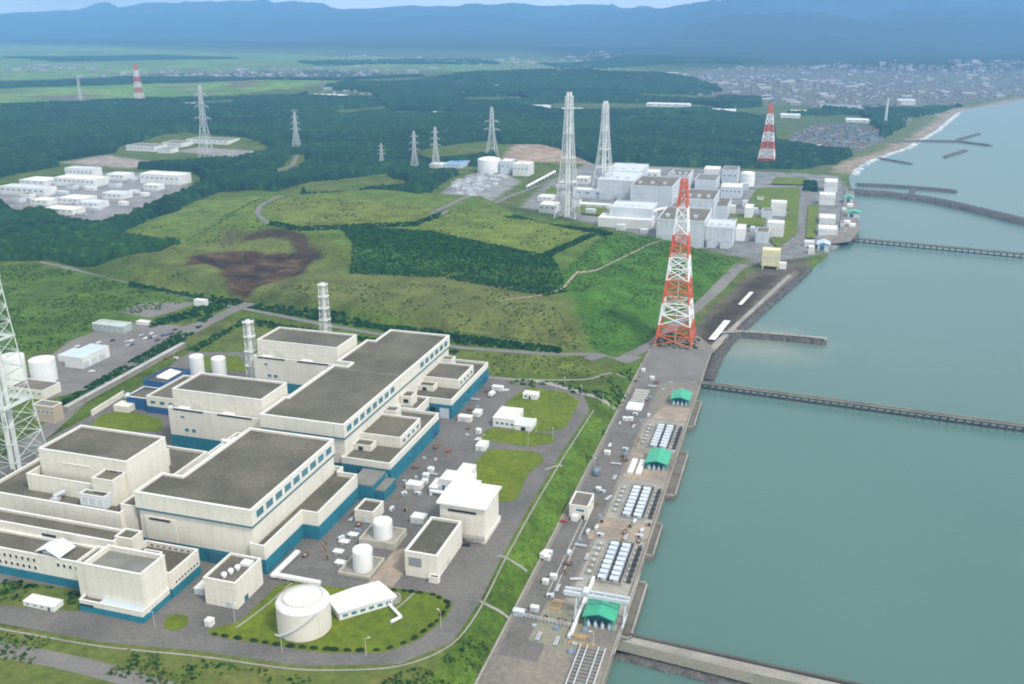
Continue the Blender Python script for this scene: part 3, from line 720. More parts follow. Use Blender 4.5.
# administration building at the lower left
ad = empty('office_building', (-310, 315, 12), 'cream office with rows of small square windows and a white butterfly canopy on its roof', 'office building')
block(ad, rect(-375, -297.5, 308.5, 322.5), 12, 26.5, par=1.0, plinth=4.6, th=.7)
block(ad, rect(-375, -296.5, 322.6, 333.5), 12, 31, par=1.2, plinth=4.6, th=.8, name='upper_wall')
for k in range(21):
    x = -373 + k * 3.45
    if -331 < x < -318: continue
    window(ad, 'y', 308.5, x, x + 1.5, 22.3, 24.2, glass=DARK, f=.15, sgn=-1)
    if k < 14: window(ad, 'y', 308.5, x, x + 1.5, 18.2, 20.1, glass=DARK, f=.15, sgn=-1)
MB().box(-338, -330, 322.2, 322.55, 27.6, 28.8).build('louvre', DARK, ad)
cn = MB()
cn.add([(-330, 309, 27.8), (-322.5, 309, 30.6), (-322.5, 318, 30.6), (-330, 318, 27.8), (-330, 309, 28.1), (-322.5, 309, 30.9), (-322.5, 318, 30.9), (-330, 318, 28.1)], [(0, 3, 2, 1), (4, 5, 6, 7), (0, 1, 5, 4), (1, 2, 6, 5), (2, 3, 7, 6), (3, 0, 4, 7)])
cn.add([(-322.4, 308, 30.6), (-315.5, 308, 27.2), (-315.5, 319, 27.2), (-322.4, 319, 30.6), (-322.4, 308, 30.9), (-315.5, 308, 27.5), (-315.5, 319, 27.5), (-322.4, 319, 30.9)], [(0, 3, 2, 1), (4, 5, 6, 7), (0, 1, 5, 4), (1, 2, 6, 5), (2, 3, 7, 6), (3, 0, 4, 7)])
cn.build('roof_canopy', WHITE, ad)
MB().box(-327, -318, 310.5, 318, 25.5, 27.9).build('lift_house', BLUER, ad)
block(ad, rect(-292.5, -262, 298, 315), 12, 34.5, par=2.4, th=.8, roof=ROOFL, name='tower_wall')
block(ad, rect(-297, -292.6, 298.6, 313), 12, 34.2, par=1.2, th=.6, name='tower_wall')
block(ad, rect(-294.5, -261, 294.6, 314), 12, 17.8, par=.5, plinth=3.2, th=.5, name='base_wall')
MB().box(-284, -262, 295.4, 297.9, 17.4, 17.95).build('entrance_roof', BLUER, ad)
MB().box(-294, -287, 294.2, 294.55, 15.2, 16).build('louvre', DARK, ad)
block(ad, rect(-290, -260.5, 315.1, 337), 12, 25, par=2.8, plinth=4.6, th=.7, name='wing_wall')
for k in range(7): window(ad, 'y', 336.35, -287 + k * 3.4, -285.4 + k * 3.4, 22.9, 24, glass=DARK, f=.1, sgn=-1)
block(ad, rect(-277, -268, 315.2, 321), 22, 31.5, par=.8, th=.4, name='stair_tower')
block(ad, rect(-297.4, -288, 325, 333), 24, 32.5, par=.8, th=.5, name='stair_tower')
for k in range(8): window(ad, 'x', -260.5, 318 + k * 2.3, 319.3 + k * 2.3, 18, 19.3, f=.12, glass=DARK)

cb = empty('cabin', (-313, 293, 12), 'long white cabin on the rough grass in front of the windowed office', 'cabin')
block(cb, rect(-322, -305, 290, 296), 12, 14.4, wall=WHITEW, roof=WHITE, par=.2, th=.3)
for k in range(4): window(cb, 'y', 290, -320.5 + k * 4, -318.5 + k * 4, 13, 13.9, sgn=-1, f=.1)
door(cb, 'y', 290, -308.5, -307.2, 12, 14, DARK, -1)

ew = empty('electrical_house', (-235, 328, 12), 'small cream block with round white roof vents, between the office and the round white tank', 'building')
block(ew, rect(-243.5, -227, 316, 338), 12, 25.6, par=1.0, th=.6)
for k in range(3):
    MB().lathe(-235.5 + k * 1.2, 320.5 + k * 3.6, [(.9, 24.5), (.9, 25.6), (1.35, 25.7), (1.35, 26.5), (.9, 27), (.01, 27.1)], 14).build('roof_vent', WHITE, ew)
MB().box(-234, -229, 331, 335, 24.6, 26).build('roof_vent', WHITE, ew)
door(ew, 'y', 316, -233, -230, 12, 15, STEEL, -1); door(ew, 'x', -227, 322, 325, 12, 15, TEALD)

# round tank and the white-roofed hall
TX, TY = -191.8, 313.8
tk = empty('storage_tank', (TX, TY, 12), 'big round cream storage tank with white rimmed top on the mown lawn', 'tank')
MB().lathe(TX, TY, [(11.7, 12), (11.7, 25.2)], 56).build('shell', mat('tank_cream', (.68, .65, .56), (.62, .59, .5), amt=.04, streak=.12), tk, False)
MB().lathe(TX, TY, [(11.72, 25.2), (10.9, 26.3), (8.7, 27.0), (8.4, 27.3), (4, 28.1), (.01, 28.3)], 56).build('roof', WHITEW, tk, True)
rl = MB()
for i in range(36):
    a, b_ = 2 * math.pi * i / 36, 2 * math.pi * (i + 1) / 36
    for z, r_ in ((27.6, 8.6), (28.2, 8.6)):
        rl.bar((TX + r_ * math.cos(a), TY + r_ * math.sin(a), z), (TX + r_ * math.cos(b_), TY + r_ * math.sin(b_), z), .07)
    rl.bar((TX + 8.6 * math.cos(a), TY + 8.6 * math.sin(a), 26.9), (TX + 8.6 * math.cos(a), TY + 8.6 * math.sin(a), 28.2), .07)
rl.build('railing', BEIGE, tk)
st = MB()
for i in range(30):
    a = -2.2 + i * .055; z = 12 + i * .45
    st.box(TX + 12.2 * math.cos(a) - .5, TX + 12.2 * math.cos(a) + .5, TY + 12.2 * math.sin(a) - .5, TY + 12.2 * math.sin(a) + .5, z, z + .12)
st.build('stair', STEEL, tk)
hl = empty('boiler_house', (-174, 336, 12), 'low white-roofed shed with a pipe bridge beside the round tank', 'shed')
hr = [(-190, 330.5), (-179, 321), (-159.3, 341), (-172.5, 350)]
block(hl, inset(ccw(hr), .7), 12, 16, wall=WHITEW, roof=ROOFL, par=.3, cope=None)
q = ccw(hr); MB().add([(x, y, z) for z in (16.05, 16.5) for x, y in q] + [((q[0][0] + q[3][0]) / 2, (q[0][1] + q[3][1]) / 2, 17.3), ((q[1][0] + q[2][0]) / 2, (q[1][1] + q[2][1]) / 2, 17.3)],
    [(3, 2, 1, 0), (0, 1, 5, 4), (1, 2, 6, 5), (2, 3, 7, 6), (3, 0, 4, 7), (4, 5, 9, 8), (5, 6, 9), (6, 7, 8, 9), (7, 4, 8)]).build('roof', WHITE, hl)
w_ = MB()
e = (Vector(hr[2]) - Vector(hr[1])).normalized(); nn = Vector((e.y, -e.x))
for k in range(6):
    a = Vector(hr[1]) + e * (2.2 + k * 4.1) - nn * .62; b_ = a + e * 2.4
    w_.add([(a.x, a.y, 13.2), (b_.x, b_.y, 13.2), (b_.x, b_.y, 14.6), (a.x, a.y, 14.6), (a.x - nn.x * .2, a.y - nn.y * .2, 13.2), (b_.x - nn.x * .2, b_.y - nn.y * .2, 13.2), (b_.x - nn.x * .2, b_.y - nn.y * .2, 14.6), (a.x - nn.x * .2, a.y - nn.y * .2, 14.6)], [(0, 1, 2, 3), (4, 7, 6, 5), (0, 4, 5, 1), (3, 2, 6, 7)])
w_.build('window_row', GLASS, hl)
dk = empty('covered_pipeway', (-196, 350, 12), 'white covered pipeway running from the blue plinth of the turbine hall to the shed', 'pipeway')
def duct(root, pts, wd, hgt_, m, name='duct'):
    for a, b_ in zip(pts[:-1], pts[1:]):
        a = Vector(a); b_ = Vector(b_); d = (b_ - a); d.z = 0; d.normalize(); n_ = Vector((-d.y, d.x, 0)) * wd / 2; u = Vector((0, 0, hgt_))
        vs = [a - n_, b_ - n_, b_ + n_, a + n_]
        MB().add([tuple(v) for v in vs] + [tuple(v + u) for v in vs], [(0, 3, 2, 1), (4, 5, 6, 7), (0, 1, 5, 4), (1, 2, 6, 5), (2, 3, 7, 6), (3, 0, 4, 7)]).build(name, m, root)
duct(dk, [(*P(272, 574, 14), 13.2), (*P(320, 583, 14), 13.2)], 2.2, 1.5, WHITE); duct(dk, [(*P(272, 576, 14), 13.2), (*P(298, 551, 14), 13.2)], 2.4, 1.3, WHITE)
for k in range(7):
    x, y = P(272 + 8 * k, 575 + 1.4 * k, 14); MB().box(x - .2, x + .2, y - .2, y + .2, 12, 13.2).build('trestle_leg', STEEL, dk)
pw = empty('pipe_bend', (-160, 330, 12), 'white kinked pipe on the lawn at the end of the low white-roofed shed', 'pipe')
a_ = MB(); pts = [(*P(386, 601, 13), 13.1), (*P(401, 617, 13), 13.1), (*P(391, 622, 13), 13.1)]
for a, b_ in zip(pts[:-1], pts[1:]): a_.bar(a, b_, .75, 8)
a_.build('pipe', WHITE, pw); a_ = MB()
for x, y, z in pts: a_.box(x - .4, x + .4, y - .4, y + .4, 12, 13)
a_.build('saddle', CONC, pw)
sh = empty('round_basin', (-159, 343, 12), 'small round concrete basin at the end of the low white-roofed shed', 'basin')
MB().lathe(*P(394, 601, 12), [(3.2, 12), (3.2, 14.6), (2.6, 14.6), (2.6, 13)], 24).build('shell', CONC, sh)

# two white tanks inside walled pits
def bund_tank(cx, cy, r_, h_, z0, bx, label):
    t_ = empty('water_tank', (cx, cy, 12), label, 'tank')
    MB().lathe(cx, cy, [(r_, z0), (r_, z0 + h_), (r_ * .92, z0 + h_ + .5), (.01, z0 + h_ + 1.1)], 32).build('shell', WHITE, t_)
    MB().ring(rect(*bx), inset(rect(*bx), .7), 12, z0 + 1.4).build('bund_wall', mat('bund_cream', (.5, .47, .38), (.42, .4, .32), amt=.08, streak=.2), t_)
    MB().poly(inset(rect(*bx), .6), z0 + .02 if z0 > 12.5 else 12.2).build('bund_floor', CONC, t_)
    l = MB(); l.bar((cx + r_ + .3, cy - .4, z0), (cx + r_ + .3, cy - .4, z0 + h_ + 1.6), .09); l.bar((cx + r_ + .3, cy + .4, z0), (cx + r_ + .3, cy + .4, z0 + h_ + 1.6), .09); l.build('ladder', STEEL, t_)
bund_tank(-187.5, 364, 4.9, 10.4, 12.1, (-197, -180.5, 355.5, 373.5), 'white round water tank in a low walled pit, the nearer of two')
bund_tank(-189, 391, 4.9, 8.6, 14.6, (-199, -179.5, 383, 399), 'white round water tank on a raised walled base, the farther of two')
sheet('paved_pad', [(-180, 352), (-167, 352), (-167, 398), (-180, 382)], 12.09, SANDY)

sl_ = empty('store_building', (-157, 382, 12), 'narrow cream building with a sunk dark roof and a grey louvre, near the white tanks', 'building')
block(sl_, rect(-165.5, -149, 364.5, 399), 12, 25.2, par=1.1, th=.8)
MB().box(-163.5, -157, 364.2, 364.48, 18, 22.5).build('louvre', mat('grey_louvre', (.28, .28, .3), (.25, .25, .27)), sl_)
block(sl_, rect(-152.5, -147.6, 361.8, 364.4), 12, 15, par=.3, th=.3, name='porch_wall'); door(sl_, 'x', -149, 377, 381, 12, 15.5, STEEL)
wr = empty('workshop', (-150, 416, 12), 'tall cream workshop with a bright white overhanging roof, beside the mown lawn', 'building')
block(wr, rect(-162.5, -138.6, 403.5, 427), 12, 31.4, par=.2, th=.6, cope=None)
MB().add([(x, y, z) for z, o_ in ((31.45, 1.4), (32.3, 1.4)) for x, y in inset(rect(-162.5, -138.6, 403.5, 427), -o_)] + [(-164, 415, 33.2), (-137.2, 415, 33.2)],
         [(3, 2, 1, 0), (0, 1, 5, 4), (1, 2, 6, 5, 9)[:4], (2, 3, 7, 6), (3, 0, 4, 7), (4, 5, 9, 8), (6, 7, 8, 9), (5, 6, 9), (7, 4, 8)]).build('roof', WHITE, wr)
MB().box(-158, -143, 403.2, 403.48, 27.6, 28.8).build('window_row', DARK, wr)
block(wr, rect(-148.5, -137.8, 402.6, 428), 12, 14.6, par=.3, th=.4, name='base_wall')
door(wr, 'y', 403.5, -156, -150.5, 12, 16.5, DARK, -1)
MB().box(-149, -138, 400.5, 403.4, 15.2, 15.6).build('canopy', CONC, wr)
wx = empty('plant_shed', (-172, 455, 12), 'jumbled white plant sheds with ducts behind the white-roofed workshop', 'shed')
block(wx, rect(-181, -163, 450, 462), 12, 19.5, wall=WHITEW, roof=WHITE, par=.3, th=.4)
block(wx, rect(-176, -168, 462.1, 476), 12, 18, wall=WHITEW, roof=WHITE, par=.3, th=.4)
block(wx, rect(-168, -156, 441, 449.9), 12, 22, wall=WHITEW, roof=WHITE, par=.3, th=.4)
block(wx, rect(-186, -181.2, 446, 458), 12, 15.5, wall=PALE, roof=WHITE, par=.3, th=.4)
m_ = MB(); m_.bar((-184, 444, 14.5), (-168, 444, 14.5), .9, 8); m_.bar((-184, 444, 12), (-184, 444, 15), .9, 8); m_.build('duct', WHITE, wx)
for k in range(4): door(wx, 'y', 450, -179.5 + k * 3, -177.7 + k * 3, 13, 16, GLASS, -1, name='shutter')

gw = empty('guard_building', (-172, 555, 12), 'flat white building with a grey-roofed wing standing on the far lawn', 'building')
block(gw, rect(-180.5, -165.5, 545, 565), 12, 18.2, wall=WHITEW, roof=WHITE, par=.3)
block(gw, rect(-165.4, -154, 544, 557), 12, 15.4, wall=WHITEW, roof=PALE, par=.5)
for k in range(4): window(gw, 'y', 545, -178.5 + k * 3.4, -176.5 + k * 3.4, 14, 15.6, sgn=-1)
door(gw, 'y', 544, -161, -158, 12, 14.4, DARK, -1)
gw2 = empty('hut', (-170, 602, 12), 'small white hut at the far corner of the farther lawn', 'hut')
block(gw2, rect(-175.5, -165, 597, 604), 12, 15.6, wall=WHITEW, roof=WHITE, par=.2, th=.3)
door(gw2, 'y', 597, -171, -169.5, 12, 14.2, DARK, -1); window(gw2, 'y', 597, -174, -172.2, 13.4, 14.6, sgn=-1)
tr = empty('transformer_house', (-206, 411, 12), 'small open-topped cream block beside the blue plinth of the turbine hall', 'building')
block(tr, rect(-212, -201, 405, 418), 12, 18.6, par=1.0, th=.5)
door(tr, 'y', 405, -207, -204.5, 12, 15, PALE, -1); door(tr, 'x', -201, 409, 412, 12, 15, PALE)

# ------------------------------------------------------------------ lattice towers
def lattice(root, x, y, z0, prof, mats, leg=.35, brace=.18, sub=2, horiz=True, names='tower_section', rot=0.0):
    """square lattice; prof = [(height, half width)], one part per section, mats cycles"""
    ca, sa = math.cos(rot), math.sin(rot)
    def cn(h_, i):
        for (a, wa), (b_, wb) in zip(prof[:-1], prof[1:]):
            if a <= h_ <= b_ + 1e-6: wd = wa + (wb - wa) * (h_ - a) / (b_ - a); break
        sx, sy = ((-1, -1), (1, -1), (1, 1), (-1, 1))[i % 4]
        return (x + wd * (sx * ca - sy * sa), y + wd * (sx * sa + sy * ca), z0 + h_)
    for s in range(len(prof) - 1):
        a, b_ = prof[s][0], prof[s + 1][0]; m = MB()
        hs = [a + (b_ - a) * k / sub for k in range(sub + 1)]
        for i in range(4):
            m.bar(cn(a, i), cn(b_, i), leg)
            for h0, h1 in zip(hs[:-1], hs[1:]):
                m.bar(cn(h0, i), cn(h1, i + 1), brace); m.bar(cn(h0, i + 1), cn(h1, i), brace)
                if horiz: m.bar(cn(h1, i), cn(h1, i + 1), brace)
        m.build(names, mats[s % len(mats)], root)
def platform(root, x, y, z, hw, m, name='platform'):
    b_ = MB(); b_.ring(rect(x - hw, x + hw, y - hw, y + hw), rect(x - hw * .55, x + hw * .55, y - hw * .55, y + hw * .55), z, z + .25)
    for s in (-1, 1):
        b_.bar((x - hw, y + s * hw, z + 1.2), (x + hw, y + s * hw, z + 1.2), .08); b_.bar((x + s * hw, y - hw, z + 1.2), (x + s * hw, y + hw, z + 1.2), .08)
    b_.build(name, m, root)
# red and white pylon by the shore
def red_tower(x, y, z0, H_, w0, w1, label, group=None, leg=.7, br=.42):
    r = empty('radio_tower', (x, y, z0), label, 'lattice tower', group)
    hs = [0, .125, .26, .40, .54, .675, .835, 1.0]
    pr = [(H_ * h_, w0 + (w1 - w0) * (h_ ** .8)) for h_ in hs]
    lattice(r, x, y, z0, pr, [REDP, WHITE], leg, br, 2)
    cr = MB()
    for h_ in (.125, .26, .40, .54, .675, .835, .93):
        wd = w0 + (w1 - w0) * h_ ** .8
        cr.bar((x - wd, y - wd, z0 + H_ * h_), (x + wd, y + wd, z0 + H_ * h_), br); cr.bar((x + wd, y - wd, z0 + H_ * h_), (x - wd, y + wd, z0 + H_ * h_), br)
        for s in (-1, 1):
            cr.bar((x - wd, y + s * wd, z0 + H_ * h_ + 1.5), (x + wd, y + s * wd, z0 + H_ * h_ + 1.5), .12); cr.bar((x + s * wd, y - wd, z0 + H_ * h_ + 1.5), (x + s * wd, y + wd, z0 + H_ * h_ + 1.5), .12)
    cr.build('cross_frame', STEEL, r)
    ld = MB(); ld.bar((x, y, z0), (x, y, z0 + H_ * .98), .55, 8); ld.build('cable_shaft', STEEL, r)
    m_ = MB(); m_.bar((x, y, z0 + H_), (x, y, z0 + H_ + H_ * .035), .15, 6); m_.build('lightning_rod', STEEL, r)
    f_ = MB()
    for sx in (-1, 1):
        for sy in (-1, 1): f_.box(x + sx * w0 - 1.4, x + sx * w0 + 1.4, y + sy * w0 - 1.4, y + sy * w0 + 1.4, z0 - 2, z0 + .6)
    f_.build('footing', CONC, r)
    return r
red_tower(-92.5, 776, 5.2, 138, 15.5, 2.2, 'nearest red and white banded lattice tower, beside the shore road')
bx_, by_ = P(766, 165, 6)
red_tower(bx_, by_, 6, height_at(bx_, by_, 6, 104), 17, 3, 'red and white banded tower beyond the older units, against the dark pine forest', leg=.9, br=.45)
bx_, by_ = P(140, 103, 12)
red_tower(bx_, by_, 12, height_at(bx_, by_, 12, 64), 12, 3.5, 'small distant red and white tower at the edge of the rice fields', leg=1.1, br=.5)
STACKW = mat('aged_white_steel', (.60, .61, .60), (.5, .51, .5), amt=.1)
# main stacks of the older units
def stack_tower(px, pb, pt, zg, w0, w1, label, pipes, ms, leg=.5, br=.3, secs=9, sub=1):
    x, y = P(px, pb, zg); H_ = height_at(x, y, zg, pt)
    r = empty('exhaust_stack', (x, y, zg), label, 'exhaust stack')
    pr = [(H_ * .97 * (k / secs), w1 + (w0 - w1) * (1 - k / secs) ** 1.6) for k in range(secs + 1)]
    lattice(r, x, y, zg, pr, ms, leg, br, sub)
    for dx, dy, rr in pipes:
        MB().bar((x + dx, y + dy, zg), (x + dx, y + dy, zg + H_), rr, 14).build('flue', WHITE, r)
    for k in (3, 5, 7, 9):
        if k <= secs: platform(r, x, y, zg + H_ * .97 * k / secs, w1 + (w0 - w1) * (1 - k / secs) ** 1.6 + .8, WHITEW)
    return r
stack_tower(567, 217, 92, 5, 15, 4.2, 'taller white lattice exhaust stack left of the older units', [(-1.6, -1.6, 1.5), (1.6, 1.6, 1.5)], [STACKW], .62, .3, 10, 1)
stack_tower(603, 193, 101, 5, 16, 4.0, 'white lattice exhaust stack behind the taller one', [(-1.6, -1.6, 1.5), (1.6, 1.6, 1.5)], [STACKW], .66, .32, 10, 1)
stack_tower(326, 337, 283, 12, 3.5, 2.7, 'thin white exhaust stack behind the farthest reactor building', [(0, 0, 1.5)], [WHITEW], .26, .14, 9, 1)
stack_tower(254, 386, 320, 12, 3.3, 2.5, 'thin white exhaust stack between two cream reactor buildings', [(0, 0, 1.4)], [WHITEW], .24, .13, 9, 1)
r = empty('lattice_mast', (-432, 402, 12), 'tall pale lattice mast at the left edge beside the stepped reactor building', 'lattice tower')
lattice(r, -432, 402, 12, [(0, 13.5), (22, 11.8), (43, 10.3), (63, 9.0), (82, 7.9), (100, 7.0), (117, 6.3), (133, 5.8), (148, 5.3)], [STEELG], .44, .2, 2)
for dx, dy in ((-2.6, 0), (2.6, 0), (0, 2.6)): MB().bar((-432 + dx, 402 + dy, 12), (-432 + dx, 402 + dy, 164), 1.3, 14).build('flue', WHITEW, r)
for h_, wd in ((43, 11), (82, 8.6), (117, 7)): platform(r, -432, 402, 12 + h_, wd, STEELG)

# transmission pylons
def pylon(px, pb, pt, zg, w0, label, leg=.5, br=.28, arms=3):
    leg *= .75; br *= .75
    zg = ground_z(px, pb, zg); x, y = P(px, pb, zg); H_ = height_at(x, y, zg, pt)
    r = empty('transmission_pylon', (x, y, zg), label, 'pylon')
    lattice(r, x, y, zg, [(0, w0), (H_ * .2, w0 * .72), (H_ * .4, w0 * .48), (H_ * .55, w0 * .33), (H_ * .72, w0 * .26), (H_ * .88, w0 * .22), (H_, w0 * .12)], [STEEL], leg, br, 1)
    for k in range(arms):
        z = zg + H_ * (.56 + .155 * k); L = w0 * (1.5 - .22 * k); a = MB()
        for s in (-1, 1):
            a.bar((x + s * w0 * .2, y - w0 * .2, z), (x + s * L, y, z + .6), br * 1.2); a.bar((x + s * w0 * .2, y + w0 * .2, z), (x + s * L, y, z + .6), br * 1.2)
            a.bar((x + s * w0 * .2, y, z + H_ * .045), (x + s * L, y, z + .6), br * 1.2)
            a.bar((x + s * L, y, z + .6), (x + s * L, y, z - H_ * .04), br * .9)
        a.build('cross_arm', STEEL, r)
    return r
pylon(207, 160, 85, 14, 12, 'tallest grey pylon rising from the woods behind the school', .9, .45)
pylon(297, 151, 112, 14, 8, 'grey pylon standing at the end of a curved track in the woods', .9, .4, 4)
pylon(415, 173, 131, 18, 7, 'left one of two grey pylons by the blue-roofed shed', .6, .3)
pylon(436, 168, 127, 14, 7, 'right one of two grey pylons, next to the blue-roofed shed', .75, .35)
pylon(492, 158, 107, 10, 11, 'grey pylon behind the switchyard', .9, .42, 2)
pylon(81, 78 + 24, 78, 12, 7, 'faint far pylon among the rice fields', 1.0, .45)
pylon(382, 168, 143, 18, 5, 'small faint pylon in the dark wood', .45, .25)
x, y = P(885, 124, 8); fs = empty('chimney', (x, y, 8), 'slim grey chimney in the far seaside town', 'chimney')
MB().bar((x, y, 8), (x, y, 8 + height_at(x, y, 8, 98)), 3.6, 12, 2.4).build('shaft', PALE, fs); MB().box(x - 9, x + 9, y - 6, y + 6, 7, 14).build('base', PALE, fs)

# ------------------------------------------------------------------ quay
def pump_house(x0, x1, y0, y1, ze, zr, label):
    r = empty('pump_house', ((x0 + x1) / 2, (y0 + y1) / 2, 4), label, 'pump house')
    gable(r, x0, x1, y0, y1, ze, zr, GREENR, 'y', 1.0, .5)
    for k in range(5):
        for x in (x0 + .3, x1 - .3):
            y = y0 + .3 + (y1 - y0 - .6) * k / 4; MB().box(x - .25, x + .25, y - .25, y + .25, 4, ze).build('column', GREENR, r)
    MB().add([(x0, y0 + .1, ze), (x1, y0 + .1, ze), ((x0 + x1) / 2, y0 + .1, zr - .3), (x0, y0 - .1, ze), (x1, y0 - .1, ze), ((x0 + x1) / 2, y0 - .1, zr - .3)], [(0, 1, 2), (5, 4, 3)]).build('gable_end', TEALD, r)
    MB().box(x0 + .6, x1 - .6, y0 + 4, y1 - .5, 4, ze - 1).build('back_wall', TEALD, r)
    for k in range(4):
        xx = x0 + 1.6 + k * (x1 - x0 - 3.2) / 3
        p_ = MB(); p_.lathe(xx, y0 + 1.2, [(.9, 4), (.9, 5.6), (.5, 6), (.5, 7), (.01, 7.1)], 12); p_.build('pump', BLUER, r)
    return r
pump_house(-76.5, -63.5, 361, 375, 10, 12.4, 'largest green-roofed pump house, under the white gantry crane')
pump_house(-76, -64, 528, 546, 9, 11, 'green-roofed pump house between two rows of white covers')
pump_house(-76, -64, 636, 651, 9, 11, 'farthest green-roofed pump house near the landing yard')
# gantry crane
gc = empty('gantry_crane', (-72, 368, 4), 'white gantry crane spanning over the nearest green roof', 'crane')
b_ = MB(); b_.box(-88, -57.5, 366.9, 367.9, 15.2, 16.7); b_.box(-88, -57.5, 370.1, 371.1, 15.2, 16.7)
for k in range(6): b_.box(-86 + k * 5.5, -85.4 + k * 5.5, 367.9, 370.1, 15.4, 15.9)
b_.build('bridge_beam', PALE, gc)
for x in (-82, -59.6):
    for y in (365.5, 372.5):
        l_ = MB(); l_.bar((x, y, 4.9), (x, 368.9 + (y - 369) * .25, 15.2), .42); l_.build('leg', PALE, gc)
    MB().box(x - .5, x + .5, 363.5, 374.5, 4.3, 5.1).build('bogie', STEEL, gc)
MB().box(-79, -76.2, 366.6, 371.4, 16.72, 18).build('trolley', PALE, gc)
for x in (-82, -59.6):
    tag(MB().box(x - .35, x + .35, 345, 412, 4.0, 4.28).build('crane_rail', CONC), kind='structure')
rw = empty('rail_wall', (-81, 372, 4), 'white low wall beside the crane rail left of the nearest green roof', 'wall'); MB().box(-80.6, -79.8, 352, 398, 4, 6.6).build('wall', WHITE, rw); MB().box(-80.9, -79.5, 352, 398, 6.603, 6.8).build('coping', COPE, rw)
# intake pits with rows of white covers
COVERM = mat('pale_blue_grey_cover', (.56, .61, .64), (.48, .53, .57), rough=.5, amt=.1)
RAKEM = mat('dark_grey_machine', (.085, .085, .085), (.06, .06, .06), amt=.2)
def cover():
    r = empty('screen_cover', (0, 0, 0))
    m_ = MB(); m_.box(-2.0, 2.0, -1.75, 1.75, 0, 2.0); m_.add([(-2.1, -1.85, 2.003), (2.1, -1.85, 2.003), (2.1, 1.85, 2.003), (-2.1, 1.85, 2.003), (-2.1, 0, 2.7), (2.1, 0, 2.7)], [(0, 1, 5, 4), (2, 3, 4, 5), (0, 4, 3), (1, 2, 5)])
    m_.build('casing', COVERM, r); MB().box(-1.2, -.4, -2.1, -1.76, .1, 1.7).build('motor_box', DARK, r)
    MB().box(.5, 1.4, -1.95, -1.76, .2, 1.2).build('hatch', PALE, r)
    return r
proto = None
rows = [(401, 8, 'nearest'), (467, 8, 'middle'), (561, 8, 'farthest')]
for y0, n, nm in rows:
    pit = empty('intake_frame', (-74, y0 + 18, 4), 'concrete intake frame under the %s rows of white covers' % nm, 'intake')
    MB().ring(rect(-80.5, -66.5, y0 - 3, y0 + n * 4.6 + 1), rect(-79.9, -67.1, y0 - 2.4, y0 + n * 4.6 + .4), 4, 5.1).build('kerb_wall', CONC, pit)
    MB().poly(rect(-80, -67, y0 - 2.5, y0 + n * 4.6 + .5), 4.09).build('floor', mat('dark_concrete', (.1, .1, .095)), pit)  # floor in a dark even tone, seen in the gaps between covers
    for k in range(n):
        for x in (-76.7, -70.6):
            if proto is None: proto = cover(); c_ = proto
            else: c_ = copy_tree(proto)
            c_.location = (x, y0 + k * 4.6, 4.1)
            tag(c_, 'ridged white cover standing in the %s double row on the quay' % nm, 'machine cover', '%s double row of white covers' % nm)
    for k in range(7):     # rake machines along the sea wall
        s_ = empty('trash_rake', (-63.6, y0 + 1 + k * 5.2, 4), 'dark rake machine on the sea wall beside the %s white covers' % nm, 'machine', 'rake machines by the %s white covers' % nm)
        m_ = MB(); m_.box(-64.8, -62.6, y0 + k * 5.2, y0 + 2.6 + k * 5.2, 4, 5.6); m_.bar((-64.5, y0 + 1.3 + k * 5.2, 5.6), (-62.4, y0 + 1.3 + k * 5.2, 7), .25); m_.build('housing', RAKEM, s_)
        MB().box(-65.9, -64.9, y0 + .6 + k * 5.2, y0 + 2 + k * 5.2, 4, 4.9).build('drive', STEEL, s_)
    for k in range(6):     # valve boxes on the landward side
        s_ = empty('valve_box', (-84, y0 + 3 + k * 5.6, 4), 'small grey valve box in a line landward of the %s white covers' % nm, 'valve box', 'valve boxes by the %s white covers' % nm)
        MB().box(-85.4, -82.8, y0 + 2 + k * 5.6, y0 + 4.4 + k * 5.6, 4, 5.2).build('case', CONC, s_); MB().lathe(-84, y0 + 3.2 + k * 5.6, [(.7, 5.2), (.7, 5.7), (.01, 5.8)], 10).build('lid', PALE, s_)
for x in (-84.5, -79.5):
    s_ = empty('long_cover', (x, 528, 4), 'long white slab cover %s of the pair left of the middle green roof' % ('outer' if x < -82 else 'inner'), 'cover')
    MB().box(x - 1.6, x + 1.6, 519, 538, 4, 5.4).build('slab', WHITE, s_)
    for k in range(4): MB().box(x - 1.7, x + 1.7, 521 + k * 4.6, 521.4 + k * 4.6, 5.403, 5.55).build('rib', STEEL, s_)
dp = empty('loading_slab', (-100, 637, 4), 'long concrete loading slab with a white near end at the foot of the bank', 'platform')
MB().box(-105.5, -94.5, 617, 630, 4, 5.2).build('white_roof', WHITE, dp); MB().box(-105.3, -94.7, 630.1, 658, 4, 4.8).build('slab', CONC, dp)
for k in range(5): MB().box(-105.2, -94.8, 634 + k * 5, 634.5 + k * 5, 4.803, 5.0).build('beam', STEEL, dp)
qh = empty('quay_house', (-101.5, 464, 4), 'two-storey cream hut with a flat brown roof at the foot of the green bank', 'building')
block(qh, rect(-107, -96.5, 456, 472), 4, 12, roof=ROOFB, par=.5, th=.4)
MB().box(-105, -101.5, 452.5, 455.9, 4, 7).build('porch', WHITEW, qh)
window(qh, 'y', 456, -103, -98.5, 8.6, 10.2, sgn=-1); window(qh, 'x', -96.5, 460, 463, 8.6, 10.2); window(qh, 'x', -96.5, 466, 469, 8.6, 10.2); door(qh, 'y', 456, -100, -98.4, 4, 6.6, DARK, -1)
sf = empty('steel_rack', (-62, 332, 4), 'long white pipe rack lying on the quay near the bottom edge', 'rack')
m_ = MB()
